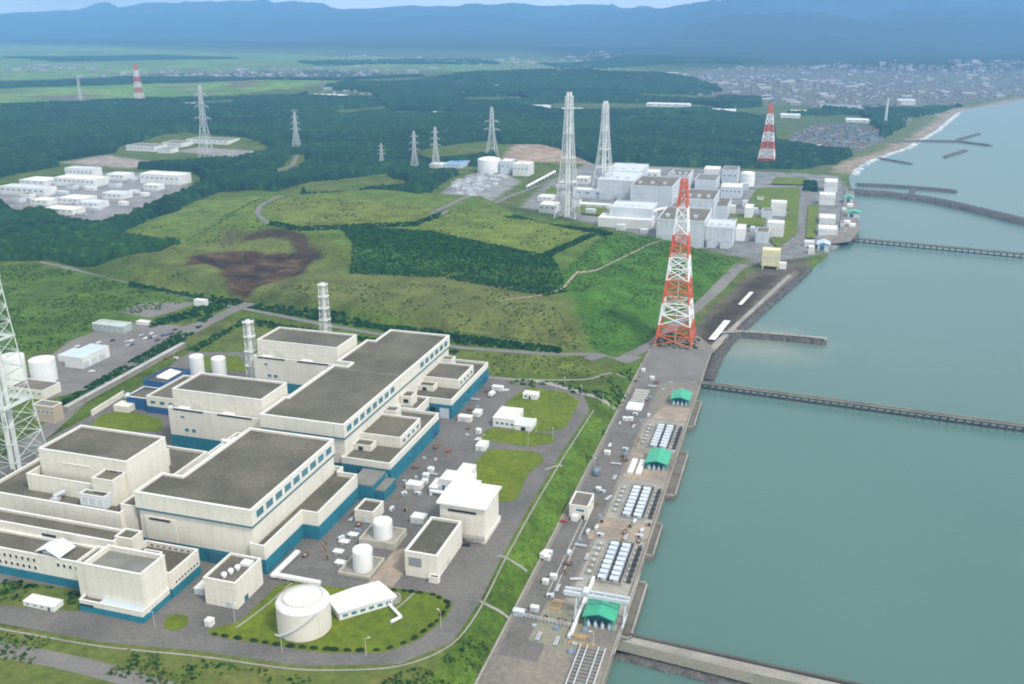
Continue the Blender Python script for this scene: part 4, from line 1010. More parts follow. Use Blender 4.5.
for k in range(12):
    y = 318 + k * 2.4; m_.box(-74.5, -63.5, y, y + .35, 5.0, 5.35)
    for x in (-74, -64): m_.bar((x, y + .2, 4), (x, y + .2, 5.2), .18)
m_.build('cross_bars', mat('dull_steel', (.3, .31, .31)), sf); m_ = MB()
for x in (-74.5, -71.5, -66.5, -63.5): m_.box(x - .25, x + .25, 317, 346, 5.36, 5.7)
m_.build('rails', STEEL, sf)

# jetties, breakwaters
def trestle(name, label, a, b_, wd, zt, pitch, th=1.0, wall=True):
    a = Vector(a); b_ = Vector(b_); d = (b_ - a); L = d.length; d.normalize(); n_ = Vector((-d.y, d.x))
    r = empty(name, (a.x, a.y, 0), label, 'jetty')
    def slab(u0, u1, v0, v1, z0, z1):
        q = [a + d * u + n_ * v for u, v in ((u0, v0), (u1, v0), (u1, v1), (u0, v1))]
        return ([(p.x, p.y, z) for z in (z0, z1) for p in q], [(0, 3, 2, 1), (4, 5, 6, 7), (0, 1, 5, 4), (1, 2, 6, 5), (2, 3, 7, 6), (3, 0, 4, 7)])
    MB().add(*slab(0, L, -wd / 2, wd / 2, zt - th, zt)).build('deck', TIMBER, r)
    if wall:
        for s in (-1, 1): MB().add(*slab(0, L, s * wd / 2 - .2, s * wd / 2 + .2, zt + .003, zt + .7)).build('edge_beam', CONC, r)
        # slotted curtain below the deck: solid lower beam
        MB().add(*slab(0, L, -wd / 2 + .3, wd / 2 - .3, -1.2, .35)).build('sill_beam', TIMBER, r)
    n = int(L / pitch)
    p0 = None
    for k in range(min(n, 100)):
        u = pitch * (k + .5)
        if p0 is None:
            m_ = MB()
            for s in (-1, 1):
                c = a + d * u + n_ * s * (wd / 2 - .8); m_.bar((c.x, c.y, -5), (c.x, c.y, zt - th), .75, 8)
            p0 = m_.build('pile_pair', TIMBER, r)
        else:
            c = p0.copy(); col.objects.link(c); c.parent = r; c.location = (d.x * pitch * k, d.y * pitch * k, 0)
    return r
trestle('trestle_jetty', 'dark trestle jetty with open piles running out from the landing yard', (-62, 686), (290, 657), 4.2, 4.3, 5.2)
trestle('trestle_jetty', 'dark trestle jetty off the older units, in front of the rubble breakwater', (62, 1251), (420, 1189), 6.0, 5.0, 7)
def mound(name, label, pts, wd, zt, ms=ROCK, cat='breakwater', rocks=True, cap=0, capm=None):
    P_ = [Vector(p) for p in pts]; out = []
    for a, b_ in zip(P_[:-1], P_[1:]):
        n = max(1, int((b_ - a).length / 4)); out += [a.lerp(b_, i / n) for i in range(n)]
    out.append(P_[-1]); r = empty(name, (pts[0][0], pts[0][1], 0), label, cat)
    prof = [(-1, -3), (-.75, .2 * zt), (-.5, .75 * zt), (-.28, zt), (0, zt * 1.02), (.28, zt), (.5, .75 * zt), (.75, .2 * zt), (1, -3)]
    m_ = MB(); k = len(prof)
    for i, p in enumerate(out):
        d = (out[min(i + 1, len(out) - 1)] - out[max(i - 1, 0)]).normalized(); n_ = Vector((-d.y, d.x))
        e = min(1, .35 + min(i, len(out) - 1 - i) * .3)
        for u, z in prof:
            q = p + n_ * u * wd * (.9 + .2 * rng.random()) + d * rng.uniform(-1, 1)
            m_.v.append((q.x, q.y, (z + rng.uniform(-.5, .5)) * (e if z > 0 else 1)))
    for i in range(len(out) - 1):
        for j in range(k - 1):
            a = i * k + j; m_.f.append((a, a + 1, a + k + 1, a + k)[::-1])
    m_.f.append(tuple(range(k))); m_.f.append(tuple(range((len(out) - 1) * k, len(out) * k))[::-1])
    m_.build('core', ms, r)
    if rocks:
        s_ = MB()
        for i in range(len(out) * 12):
            p = out[rng.randrange(len(out))] + Vector((rng.uniform(-2, 2), rng.uniform(-2, 2)))
            j = rng.randrange(len(out) - 1); d = (out[j + 1] - out[j]).normalized(); p = out[j]; n_ = Vector((-d.y, d.x)); u = rng.uniform(-.9, .9)
            z = np.interp(u, [q[0] for q in prof], [q[1] for q in prof]); q = p + n_ * u * wd + d * rng.uniform(-2, 2); a_ = rng.uniform(.6, 1.5); th_ = rng.random() * 3
            c_, s2 = math.cos(th_) * a_, math.sin(th_) * a_
            s_.add([(q.x + c_, q.y + s2, z - .4), (q.x - s2, q.y + c_, z - .3), (q.x - c_, q.y - s2, z - .4), (q.x + s2, q.y - c_, z - .3), (q.x + .2, q.y, z + a_ * .9)], [(0, 1, 4), (1, 2, 4), (2, 3, 4), (3, 0, 4)])
        tag(s_.build('armour_blocks', ms, r), kind='stuff')
    if cap:
        c_ = MB(); k = 2
        for a, b_ in zip(out[:-1], out[1:]):
            d = (b_ - a).normalized(); n_ = Vector((-d.y, d.x)) * cap
            c_.add([(*(a + n_), zt + .7), (*(a - n_), zt + .7), (*(b_ - n_), zt + .7), (*(b_ + n_), zt + .7)], [(0, 1, 2, 3)])
        c_.build('cap_road', capm or CONC, r)
    return r
mound('shore_groyne', 'short rubble groyne with a pale top just north of the landing yard', [(-60, 812), (-40, 822), (0, 824), (32, 823)], 7, 4.2, cap=2.6)
mound('rubble_breakwater', 'long dark rubble breakwater curving out to the right edge', [(70, 1622), (130, 1612), (188, 1580), (231, 1530), (288, 1447), (420, 1290)], 15, 7)
mound('rubble_breakwater', 'thin rubble breakwater behind the long curved one', [(86, 1706), (150, 1706), (240, 1682)], 8, 4)
mound('rubble_breakwater', 'short cross mound linking the two breakwaters', [(160, 1604), (168, 1655), (176, 1698)], 6, 4, rocks=False)
mound('rubble_breakwater', 'low offshore groyne near the surf on the beach', [(138, 2068), (196, 1998)], 6, 3, rocks=False)
mound('offshore_breakwater', 'far breakwater branching from the beach, longest of three', [(150, 2320), (257, 2400), (330, 2410), (390, 2350)], 7, 4, rocks=False)
mound('offshore_breakwater', 'far detached breakwater on the seaward tip', [(330, 2440), (400, 2600)], 7, 4, rocks=False)
mound('offshore_breakwater', 'far detached breakwater nearest to shore of the two stubs', [(268, 2120), (325, 2250)], 7, 4, rocks=False)
mound('stone_jetty', 'broad stone jetty with concrete walls at the bottom edge', [(-61, 353), (0, 347), (60, 344)], 7.5, 2.6, rocks=False, cap=3.4, capm=mat('wet_jetty_deck', (.15, .15, .115), (.2, .19, .145), scale=.06, amt=.2))
jw = empty('jetty_wall', (-20, 360, 0), 'long dark concrete wall on the north side of the stone jetty', 'wall')
MB().add([(x, y, z) for z in (-3, 3.2) for x, y in ((-60, 362), (120, 352), (120, 353.4), (-60, 363.4))], [(0, 3, 2, 1), (4, 5, 6, 7), (0, 1, 5, 4), (1, 2, 6, 5), (2, 3, 7, 6), (3, 0, 4, 7)]).build('wall', TIMBER, jw)
MB().add([(x, y, z) for z in (-3, 2.4) for x, y in ((-60, 355), (90, 347), (90, 352), (-60, 362))], [(0, 3, 2, 1), (4, 5, 6, 7), (0, 1, 5, 4), (1, 2, 6, 5), (2, 3, 7, 6), (3, 0, 4, 7)]).build('apron', CONC, jw)
# rock revetment north of the quay
mound('rock_revetment', 'dark rubble revetment along the shore north of the landing yard', [(-57, 700), (-55, 760), (-50, 800), (-40, 850), (-22, 930), (-5, 1000), (14, 1085)], 6, 3.6, cat='revetment')
# foam on the beach
fo = [(85, 1830), (92, 1900), (122, 2030), (204, 2250), (306, 2640), (440, 3270)]
m_ = MB(); n0 = len(fo)
ff = []
for a, b_ in zip(fo[:-1], fo[1:]):
    for i in range(12): ff.append(Vector(a).lerp(Vector(b_), i / 12))
for i, p in enumerate(ff):
    wv = 5 + 7 * rng.random(); m_.v += [(p.x - 4, p.y, .25), (p.x + wv, p.y - 2, .25)]
for i in range(len(ff) - 1): m_.f.append((2 * i, 2 * i + 1, 2 * i + 3, 2 * i + 2))
tag(m_.build('surf', FOAM), kind='stuff')

# ------------------------------------------------------------------ older units 1-4
Z4 = 5.0
def fittings(r, x0, x1, y, d, z):
    W = x1 - x0; g0 = Z4
    m_ = MB()
    for k in range(int(W / 7) + 1): xx = x0 + W * k / (int(W / 7) + .001); m_.box(xx - .3, xx + .3, y - .4, y - .02, g0, z - .6)
    m_.build('pilaster_row', WHITEW, r)
    for k in range(3):
        xx = x0 + W * (.12 + .3 * k); MB().box(xx, xx + 4.5, y + d * .25, y + d * .25 + 5, z - 1.2, z + 2.2).build('roof_house', PALE, r)
    for k in range(2):
        xx = x0 + W * (.08 + .5 * k); h_ = (z - g0) * (.4, .28)[k]; block(r, rect(xx, xx + W * .34, y - 6.5, y - .45), g0 - 2, g0 + h_, PALE, ROOFL, .4, cope=None, th=.4, name='lean_to')
    MB().box(x0 + .5, x1 - .5, y - .25, y - .03, z - 2.6, z - 1.6).build('louvre_band', STEEL, r)
def hall(name, label, xl, xr, yb, yt, yk, wall=PALE, roof=ROOFB, zg=Z4, wins=0, side=None, **k):
    k.setdefault('xtra', fittings)
    return bpx(name, label, xl, xr, yb, yt, yk, zg, wall, roof, cat='power plant building', par=1.0, wins=wins, **k)
def rooftop(r, x0, x1, y, d, z):
    m_ = MB()
    for k in range(5): xx = x0 + (x1 - x0) * (.15 + .16 * k); m_.box(xx, xx + 3.5, y + d * .3, y + d * .3 + 4, z - 1, z + 1.8)
    m_.build('air_handler', WHITEW, r)
hall('turbine_hall', 'older grey-white turbine hall nearest the hill, brown roof, behind the red tower', 655, 704, 246, 220, 207)
hall('hall_extension', 'lower pale block joined to the right of the older turbine hall nearest the hill', 704.5, 732, 247, 227, 219, roof=PALE)
hall('turbine_hall', 'second grey-white turbine hall row with brown roof, older units', 680, 713, 223, 199, 189)
hall('turbine_hall', 'farthest small brown-roofed hall of the older units', 667, 688, 192, 175, 169)
hall('reactor_building', 'older reactor building, largest pale block with a brown roof', 629, 672, 206, 186, 176)
hall('reactor_building', 'older reactor building, pale block left of the largest with a stepped roof', 596, 634, 199, 180, 171, roof=PALE)
hall('reactor_building', 'older pale building behind the second lattice stack', 604, 640, 186, 171, 163, roof=PALE)
hall('reactor_building', 'front pale block of the older units with a white lower canopy', 608, 652, 226, 208, 201, roof=PALE, xtra=rooftop)
bpx('low_annex', 'long white annex at the foot of the front pale block', 596, 652, 228, 219, 214, Z4, WHITEW, WHITE)
x0, y0 = P(644, 219, 12); m_ = MB()
ar = empty('arched_duct', (x0, y0, 5), 'white arched duct running over the low pale roofs of the older units', 'duct')
for k in range(8):
    a, b_ = k / 8, (k + 1) / 8; m_.bar((x0 + 34 * a, y0 + 38 * a, 14 + 9 * math.sin(a * 2.6)), (x0 + 34 * b_, y0 + 38 * b_, 14 + 9 * math.sin(b_ * 2.6)), 1.8, 8)
m_.build('pipe', WHITE, ar)
bpx('annex_building', 'pale annex block just right of the second turbine hall', 712, 727, 219, 206, 198, Z4, PALE, ROOFB)
bpx('annex_building', 'pale annex wing with grey roof, second to the right of the second turbine hall', 694, 716, 190, 180, 174, Z4, PALE, ROOFL)
bpx('plant_building', 'white block, left of two twins at the back of the older units', 703, 718.5, 183, 169, 166, Z4, WHITEW, WHITE, wins=4, wglass=STEEL)
bpx('plant_building', 'pale block, right of two twins at the back of the older units', 721, 737, 184, 170, 166, Z4, PALE, ROOFL, wins=3)
x, y = P(747, 186, Z4); t_ = empty('storage_tank', (x, y, Z4), 'white round tank at the back right of the older units', 'tank')
H_ = height_at(x, y, Z4, 173); MB().lathe(x, y, [(11.5, Z4), (11.5, Z4 + H_), (8, Z4 + H_ + 2), (.01, Z4 + H_ + 3)], 32).build('shell', WHITE, t_, False)
bpx('long_shed', 'long white shed in front of the white round tank', 720, 741, 198, 187, 183, Z4, PALE, WHITE, wins=5)
bpx('shed', 'bright white tall shed beside the parking lawn of the older units', 744, 752, 219, 208, 204, Z4, WHITE, WHITE)
bpx('shed', 'bright white tall shed closest to the pale yellow building', 735, 744, 241, 229, 224, Z4, WHITE, WHITE)
bpx('office_block', 'upper of two tall pale blocks on the yellow-green lawn', 770, 785.5, 216, 202.5, 200, Z4, WHITEW, WHITE, wins=4, wglass=STEEL)
bpx('office_block', 'lower of two tall pale blocks on the yellow-green lawn', 766, 783, 238, 223, 220, Z4, WHITEW, WHITE, wins=4, wglass=STEEL)
bpx('plant_room', 'small grey-white annex left of the upper tall pale block', 761, 772, 219, 211, 208, Z4, PALE, ROOFL)
bpx('plant_room', 'small grey-roofed annex left of the lower tall pale block', 755, 768, 243, 232, 227, Z4, PALE, ROOFB)
for i, (a, b_, c, d, e, l) in enumerate(((824, 837, 192, 182, 178.5, 'northernmost white shed near the beach'), (819, 834.5, 205, 195, 192, 'second white shed from the beach, beside the straight road'), (819, 835, 224, 218, 214, 'third white shed from the beach with a ribbed front'), (818, 837, 236, 229, 225, 'longest white shed, nearest the sea wall'),
        (804, 814, 247, 242, 240, 'small white hut where the coast road bends'))):
    bpx('shed', l, a, b_, c, d, e, Z4, WHITEW, WHITE, wins=4, wglass=STEEL)
for (a, b_, c, d, e, l) in ((844, 853, 203, 198, 195.5, 'farther green-roofed pump house of the older units'), (847, 860, 218, 213, 209.5, 'nearer green-roofed pump house of the older units'), (817, 829, 250, 244.5, 241, 'grey-green machine house by the coast road bend')):
    x0, y0 = P(a, c, 4); x1, _ = P(b_, c, 4); h_ = height_at((x0 + x1) / 2, y0, 4, d); r = empty('pump_house', ((x0 + x1) / 2, y0 + 8, 4), l, 'pump house')
    MB().box(x0 + .5, x1 - .5, y0, y0 + 20, 2, 4 + h_).build('wall', PALE, r); gable(r, x0, x1, y0, y0 + 20, 4 + h_, 6.5 + h_, GREENR if 'green-roofed' in l else BLUER, 'y', 1, .5)
    door(r, 'y', y0, x0 + 3, x0 + 8, 4, 3 + h_, TEALD, -1, .3)
for i, (px, py) in enumerate(((847, 224), (852, 227), (850, 207))):
    x, y = P(px, py, 4); r = empty('white_cover', (x, y, 4), 'white machine cover on the sea wall of the older units, ' + ('nearest', 'middle', 'farthest')[i] + ' of three', 'machine cover')
    MB().box(x - 4, x + 4, y - 6, y + 6, 3, 8).build('casing', WHITE, r); MB().box(x - 4.2, x + 4.2, y - 6.2, y + 6.2, 8.003, 8.4).build('lid', WHITEW, r)
sheet('quay', [(10, 1180), (62, 1225), (76, 1300), (78, 1640), (66, 1640), (50, 1300)], 5.4, DECK)
# pale yellow tank house on stilts by the coast road
x, y = P(770, 268, 5); yh = empty('yellow_building', (x, y, 5), 'pale yellow building on short legs beside the shore road', 'building')
block(yh, rect(x - 9.5, x + 9.5, y, y + 16), 7, 25, wall=YELLOW, roof=YELLOW, par=.5, cope=None)
for k in range(3): window(yh, 'y', y, x - 8 + k * 6, x - 5 + k * 6, 15, 18, frame=YELLOW, glass=PALE, sgn=-1)
for dx in (-8, 8):
    for dy in (1, 15): MB().box(x + dx - .7, x + dx + .7, y + dy - .7, y + dy + .7, 3, 7).build('leg', YELLOW, yh)
MB().box(x + 9.6, x + 17, y + 2, y + 9, 4, 11).build('side_room', WHITE, yh)
# lawns of the older units
for q in (((748, 203), (757, 188), (800, 187), (797, 233), (778, 248), (770, 240), (790, 210), (760, 208)), ((808, 205), (819, 205), (815, 238), (806, 238)), ((770, 184), (806, 185), (806, 178), (776, 177)), ((722, 226), (733, 214), (766, 217), (764, 226)), ((574, 213), (580, 203), (607, 205), (604, 216)), ((540, 196), (552, 186), (560, 190), (552, 200))):
    o = MB(); o.poly(ccw(PP(Z4, *q)), 5.35); tag(o.build('lawn', LAWN), kind='structure')
# yard clutter of the older units' west side, long pipe bridge
pb = empty('pipe_bridge', (-400, 1330, 5), 'long white pipe bridge left of the tall lattice stacks', 'pipe bridge')
a, b_ = P(527, 187, 9), P(555, 172, 9); m_ = MB(); m_.bar((*a, 10), (*b_, 10), 2.2, 4); m_.build('duct', WHITE, pb)
for k in range(9): q_ = Vector(a).lerp(Vector(b_), k / 8); MB().box(q_.x - .6, q_.x + .6, q_.y - .6, q_.y + .6, 3, 9).build('trestle_leg', STEEL, pb)
for (a, b_, c, d, e, l) in ((538, 556, 213, 205, 201, 'white shed at the foot of the taller lattice stack'), (537, 552, 201, 197, 194, 'low white shed left of the taller lattice stack'), (575, 588, 184, 178, 175.5, 'white shed between the two tall lattice stacks'), (572, 603, 198, 190, 187.5, 'low pale building between the lattice stacks and the front pale block'), (578, 610, 208, 204.5, 202.5, 'long low white wall building right of the taller lattice stack'), (640, 658, 180, 172, 169, 'rounded white building at the back of the older units')):
    bpx('shed', l, a, b_, c, d, e, Z4, WHITEW if 'pale' not in l else PALE, WHITE, wins=3)
# switchyard
x, y = P(487, 172, 6); dm = empty('domed_hall', (x, y, 6), 'white domed hall at the back of the switchyard', 'hall')
H_ = height_at(x, y, 6, 160); MB().lathe(x, y + 14, [(21, 5), (21, 6 + H_), (19, 7 + H_), (12, 9 + H_), (5, 10 + H_), (.01, 10.2 + H_)], 36).build('shell', WHITE, dm, False)
bpx('tall_block', 'tall pale block right of the white domed hall', 499.5, 510.5, 174, 161, 158.5, 6, PALE, WHITE, wins=2)
bpx('control_house', 'white flat building with a small roof box at the corner of the switchyard', 512, 529, 176, 164, 161, 6, WHITEW, WHITE, wins=4, xtra=lambda r, x0, x1, y, d, z: MB().box(x0 + 12, x0 + 22, y + 4, y + 12, z - 1, z + 4).build('roof_house', WHITE, r))
gp = None
for i in range(34):
    u, v = rng.random(), rng.random()
    a = Vector(P(445, 187, 6)).lerp(Vector(P(495, 170, 6)), u); b_ = Vector(P(470, 199, 6)).lerp(Vector(P(508, 176, 6)), u); q = a.lerp(b_, v)
    if gp is None:
        gp = empty('switch_gantry', (0, 0, 0)); m_ = MB()
        for s in (-5, 5): m_.bar((s, 0, 0), (s, 0, 9), .5)
        m_.bar((-6, 0, 8.6), (6, 0, 8.6), .5); m_.build('frame', STEEL, gp)
        m_ = MB(); m_.box(-4, 4, -6, 3, 0, 3.2); m_.bar((-2, -2, 3), (-2, -2, 6), .5, 6); m_.bar((2, -2, 3), (2, -2, 6), .5, 6); m_.build('transformer', PALE, gp); g1 = gp
    else: g1 = copy_tree(gp)
    g1.location = (q.x, q.y, float(sample(q.x, q.y)) - .1)
    tag(g1, 'grey steel gantry with a transformer in the crowded switchyard', 'switchgear', 'gantries in the switchyard')
bpx('blue_shed', 'blue-roofed shed below two grey pylons', 443, 462, 168, 164, 160, 10, BLUER, BLUE)
bpx('white_shed', 'small white shed left of the blue-roofed shed', 428, 442, 168, 164.5, 162, 10, WHITEW, WHITE)
bpx('white_shed', 'white shed at the edge of the wood above the ring road', 281, 306, 182, 179, 177, 14, WHITEW, WHITE)
bpx('white_shed', 'tiny white cabin by the road fork above the thin stack', 193, 206, 306, 300.5, 298.5, 12, WHITEW, WHITE)
bpx('grey_shed', 'long grey-green shed behind the upper car park', 89, 127, 332, 325, 320, 12, mat('grey_green_sheet', (.4, .45, .42)), mat('grey_green_roof', (.48, .54, .5)), wins=6)
bpx('white_shed', 'small white shed right of the long grey-green shed', 135, 148, 325, 322, 320, 12, WHITEW, WHITE)
# west car park buildings
bw = bpx('warehouse', 'pale blue warehouse with roller doors beside the car park', 63, 86, 368, 357, 347, 12, WHITEW, BLUER, depth=30, par=.2)
wx0, wy0 = P(63, 368, 12); wx1, _ = P(86, 368, 12)
for k in range(3):
    x1 = wx1; door(bw, 'x', x1, wy0 + 3 + k * 9, wy0 + 9 + k * 9, 12, 17, STEEL, 1, .2, 'roller_door')
block(bw, rect(wx0 - 15, wx0 - .2, wy0 + 12, wy0 + 30), 11, 17, WHITEW, BLUER, .2, cope=None)
for (px, pb_, rad, top, l) in ((45, 380, 9, 359, 'white round tank with a shallow cone top, by the pale blue warehouse'), (15, 381, 9, 356, 'white round tank half hidden behind the lattice mast')):
    x, y = P(px, pb_, 12); H_ = height_at(x, y, 12, top); t_ = empty('storage_tank', (x, y, 12), l, 'tank')
    MB().lathe(x, y, [(rad, 12), (rad, 12 + H_)], 40).build('shell', WHITE, t_); MB().lathe(x, y, [(rad + .05, 12 + H_), (.01, 14.6 + H_)], 40).build('roof', WHITEW, t_)
for (px, pb_, top, l) in ((198, 374, 356, 'left one of two small white tanks behind the middle reactor building'), (220, 376, 358, 'right one of two small white tanks behind the middle reactor building')):
    x, y = P(px, pb_, 12); H_ = height_at(x, y, 12, top); t_ = empty('storage_tank', (x, y, 12), l, 'tank')
    MB().lathe(x, y, [(5.2, 12), (5.2, 12 + H_), (4.8, 12.4 + H_), (.01, 13 + H_)], 32).build('shell', WHITE, t_)
    l_ = MB(); l_.bar((x - 2, y - 5.4, 12), (x - 2, y - 5.4, 12 + H_), .12); l_.bar((x - 1.3, y - 5.4, 12), (x - 1.3, y - 5.4, 12 + H_), .12); l_.build('ladder', STEEL, t_)
bpx('flat_building', 'long low cream building behind the lattice mast, brown roof', 5, 48, 398, 389, 378, 12, CREAM, ROOFB, wins=6)
bpx('gatehouse', 'beige flat-roofed building at the roadside, upper left of the stepped reactor building', 32, 58, 422, 406, 400, 12, BEIGE, ROOFL, wins=5)
lw = empty('long_wall', (-480, 560, 12), 'long low covered wall running along the main road', 'wall')
a, b_ = Vector(P(66, 412, 12)), Vector(P(184, 347, 12)); d = (b_ - a).normalized(); n_ = Vector((-d.y, d.x)) * 1.6
MB().prism(ccw([tuple(a + n_), tuple(a - n_), tuple(b_ - n_), tuple(b_ + n_)]), 11, 15.6).build('wall', CONC, lw)
MB().prism(ccw([tuple(a + n_ * 1.3), tuple(a - n_ * 1.3), tuple(b_ - n_ * 1.3), tuple(b_ + n_ * 1.3)]), 15.603, 15.9).build('coping', mat('pale_concrete', (.45, .44, .4)), lw)
wl2 = empty('boundary_wall', (-440, 500, 12), 'cream roadside wall with a small annex left of the blue-walled building', 'wall')
a, b_ = Vector(P(92, 416, 12)), Vector(P(124, 396, 12)); n_ = Vector((-(b_ - a).normalized().y, (b_ - a).normalized().x)) * .5
MB().prism(ccw([tuple(a + n_), tuple(a - n_), tuple(b_ - n_), tuple(b_ + n_)]), 11, 16).build('wall', CREAM, wl2)
MB().box(*(lambda q: (q[0] - 5, q[0] + 7, q[1], q[1] + 9))(P(120, 412, 12)), 11, 16.5).build('annex', CREAM, wl2)

# ------------------------------------------------------------------ facility in the woods, school
for i, (a, b_, c, d, e, l, wn) in enumerate((
    (62, 96.5, 177.5, 168.5, 166, 'rearmost white block of the works in the woods, windowed front', 7), (49, 100, 186, 178.5, 174.5, 'long white block with two window rows, middle of the works in the woods', 9), (16, 48, 185, 180.5, 176, 'white shed with a pale roof at the left of the works in the woods', 4),
    (-6, 51, 195, 187.5, 184, 'long white shed nearest the left edge in the works in the woods', 8), (104, 126, 180, 174.5, 171.5, 'white hall right of the rearmost block in the woods', 4), (136, 184, 184, 174.5, 171, 'widest white hall with a dark band, right end of the works in the woods', 8),
    (100, 124, 199, 193.5, 190, 'white shed in the front right of the works in the woods', 4), (55, 86, 204, 198.5, 194, 'white shed, front middle of the works in the woods', 5), (40, 77, 214, 209, 205, 'bright white shed closest to the dark wood', 5), (76, 101, 208, 202.5, 199, 'white shed beside the bright one near the dark wood', 4), (28, 50, 205, 200, 196.5, 'small white shed second from the left edge in the works', 3),
    (142, 160, 190, 185, 183, 'low white annex in front of the widest hall', 3))):
    bpx('works_building', l, a, b_, c, d, e, 13, WHITEW, WHITE if i % 3 else PALE, wins=wn, par=.4)
for (a, b_, c, d, e, l) in ((123, 158, 151, 146, 143, 'low grey-roofed school wing at the left'), (160, 183, 147, 143, 140, 'middle grey-roofed school wing'), (182, 232, 144, 140, 137, 'long white school block with a pale roof'), (156, 172, 153, 149, 147, 'small white school gym in front of the wings')):
    bpx('school_building', l, a, b_, c, d, e, 14, WHITEW, ROOFL, wins=8)

# ------------------------------------------------------------------ woods (far-off masses)
def canopy(name, polys, holes, step, cell, hmin, hmax, cols, edge=5, kind='stuff', rough=2.2):
    pts = np.concatenate([np.array(p) for p in polys]); x0, y0 = pts.min(0) - 10; x1, y1 = pts.max(0) + 10
    xs = np.arange(x0, x1, step); ys = np.arange(y0, y1, step)
    A, B = np.meshgrid(xs, ys)
    A = A + (nrg.random(A.shape) - .5) * step * .5; B = B + (nrg.random(B.shape) - .5) * step * .5
    d = np.min([sdf(p, A, B) for p in polys], 0)
    for h_ in holes: d = np.maximum(d, -sdf(h_, A, B))
    d = d + (fbm(A / 35, B / 35, 3, 61) - .5) * 4 * edge
    ins = d < 0
    ci = np.floor(A / cell); cj = np.floor(B / cell)
    best = np.full(A.shape, 1e9); tid = np.zeros(A.shape); 
    for di in (-1, 0, 1):
        for dj in (-1, 0, 1):
            ux = ci + di; uy = cj + dj
            tx = (ux + .15 + .7 * hsh(ux, uy, 3)) * cell; ty = (uy + .15 + .7 * hsh(ux, uy, 4)) * cell
            rr = .75 + .5 * hsh(ux, uy, 6)
            q = ((A - tx) ** 2 + (B - ty) ** 2) / rr ** 2
            m_ = q < best; best = np.where(m_, q, best); tid = np.where(m_, hsh(ux, uy, 5), tid)
    u = np.clip(np.sqrt(best) / (cell * .72), 0, 1)
    dome = np.sqrt(np.clip(1 - u * u, 0, 1))
    gap = fbm(A / (cell * 6), B / (cell * 6), 3, 71)
    H_ = (hmin + (hmax - hmin) * (.35 * tid + .65 * gap)) * (.45 + .55 * dome) + (nrg.random(A.shape) - .5) * rough
    g_ = terrain(A, B)
    ZZ = np.where(ins, g_ + H_, g_ - 1.0)
    cA, cB, cC = [np.array(c) for c in cols]
    f = np.clip(tid * .6 + (fbm(A / 170, B / 90, 4, 91) - .42) * 2.2, 0, 1)[..., None]
    Cc = cA * (1 - f) + cB * f; k = (hsh(np.floor(tid * 997), np.floor(tid * 313), 1) > .93)[..., None]; Cc = np.where(k, cC, Cc)
    Cc = Cc * (.7 + .6 * nrg.random(A.shape))[..., None]
    Cc = np.concatenate([Cc, np.ones(A.shape + (1,))], -1)
    ny_, nx_ = A.shape; id_ = np.arange(ny_ * nx_).reshape(ny_, nx_)
    fm = ins[:-1, :-1] | ins[:-1, 1:] | ins[1:, 1:] | ins[1:, :-1]
    Fq = np.stack([id_[:-1, :-1][fm], id_[:-1, 1:][fm], id_[1:, 1:][fm], id_[1:, :-1][fm]], -1)
    used = np.unique(Fq); mp_ = np.zeros(ny_ * nx_, np.int64); mp_[used] = np.arange(len(used))
    Vv = np.stack([A, B, ZZ], -1).reshape(-1, 3)[used]; Cv = Cc.reshape(-1, 4)[used]
    return tag(array_mesh(name, Vv, mp_[Fq], Cv, LEAF, False), kind=kind)
PINE = ((.008, .034, .017), (.018, .066, .024), (.038, .10, .028))
MIXD = ((.008, .036, .013), (.02, .066, .018), (.045, .11, .022))
HOLES = [PP(14, (-30, 180), (15, 168), (60, 160), (130, 162), (192, 166), (205, 176), (190, 188), (100, 222), (20, 212)), PP(10, (45, 160), (110, 150), (118, 143), (185, 134), (245, 138), (280, 147), (240, 158), (170, 162), (100, 170)),
         PP(14, (268, 172), (290, 150), (305, 148), (310, 158), (285, 172)), PP(12, (425, 160), (470, 160), (470, 170), (425, 170)), PP(10, (495, 162), (500, 146), (540, 146), (595, 160), (640, 160), (640, 168)),
         PP(14, (275, 184), (310, 176), (385, 168), (415, 180), (385, 190), (320, 192)), PP(12, (425, 190), (440, 180), (460, 190), (440, 200)), PP(12, (405, 150), (500, 140), (500, 152), (430, 160)),
         PP(10, (175, 104), (235, 102), (235, 107), (180, 108)), PP(10, (300, 95), (370, 97), (380, 103), (310, 101)), PP(10, (395, 112), (450, 112), (452, 117), (398, 117)), PP(10, (520, 108), (560, 104), (700, 106), (735, 112), (560, 114)),
         PP(10, (330, 112), (385, 108), (392, 113), (340, 118)), PP(10, (455, 100), (520, 98), (530, 103), (470, 105)), PP(10, (600, 118), (680, 115), (690, 119), (610, 122)), PP(10, (210, 118), (250, 116), (252, 121), (215, 123)), PP(10, (640, 96), (720, 98), (712, 103), (640, 101)),
         PP(10, (770, 118), (860, 114), (880, 128), (880, 140), (855, 152), (820, 148), (775, 142)), PP(10, (700, 112), (800, 106), (830, 112), (760, 120))]
BELT = PP(10, (-200, 112), (0, 108), (130, 103), (300, 101), (340, 92), (420, 88), (520, 90), (640, 96), (760, 108), (860, 112), (900, 118), (905, 124), (880, 136), (860, 146), (838, 160), (800, 166), (700, 164), (600, 161), (520, 158), (500, 164), (470, 163), (440, 182), (432, 196), (420, 208), (340, 199), (300, 190), (262, 186), (215, 188), (190, 200), (110, 230), (-200, 240))
nearb = [(x, y) for x, y in BELT]
canopy('pine_wood', [BELT], HOLES, 4.6, 9.0, 8, 18, PINE)
W1 = PP(12, (-80, 225), (0, 213), (40, 204), (90, 226), (130, 233), (178, 240), (182, 248), (160, 258), (125, 262), (70, 258), (0, 262), (-80, 270))
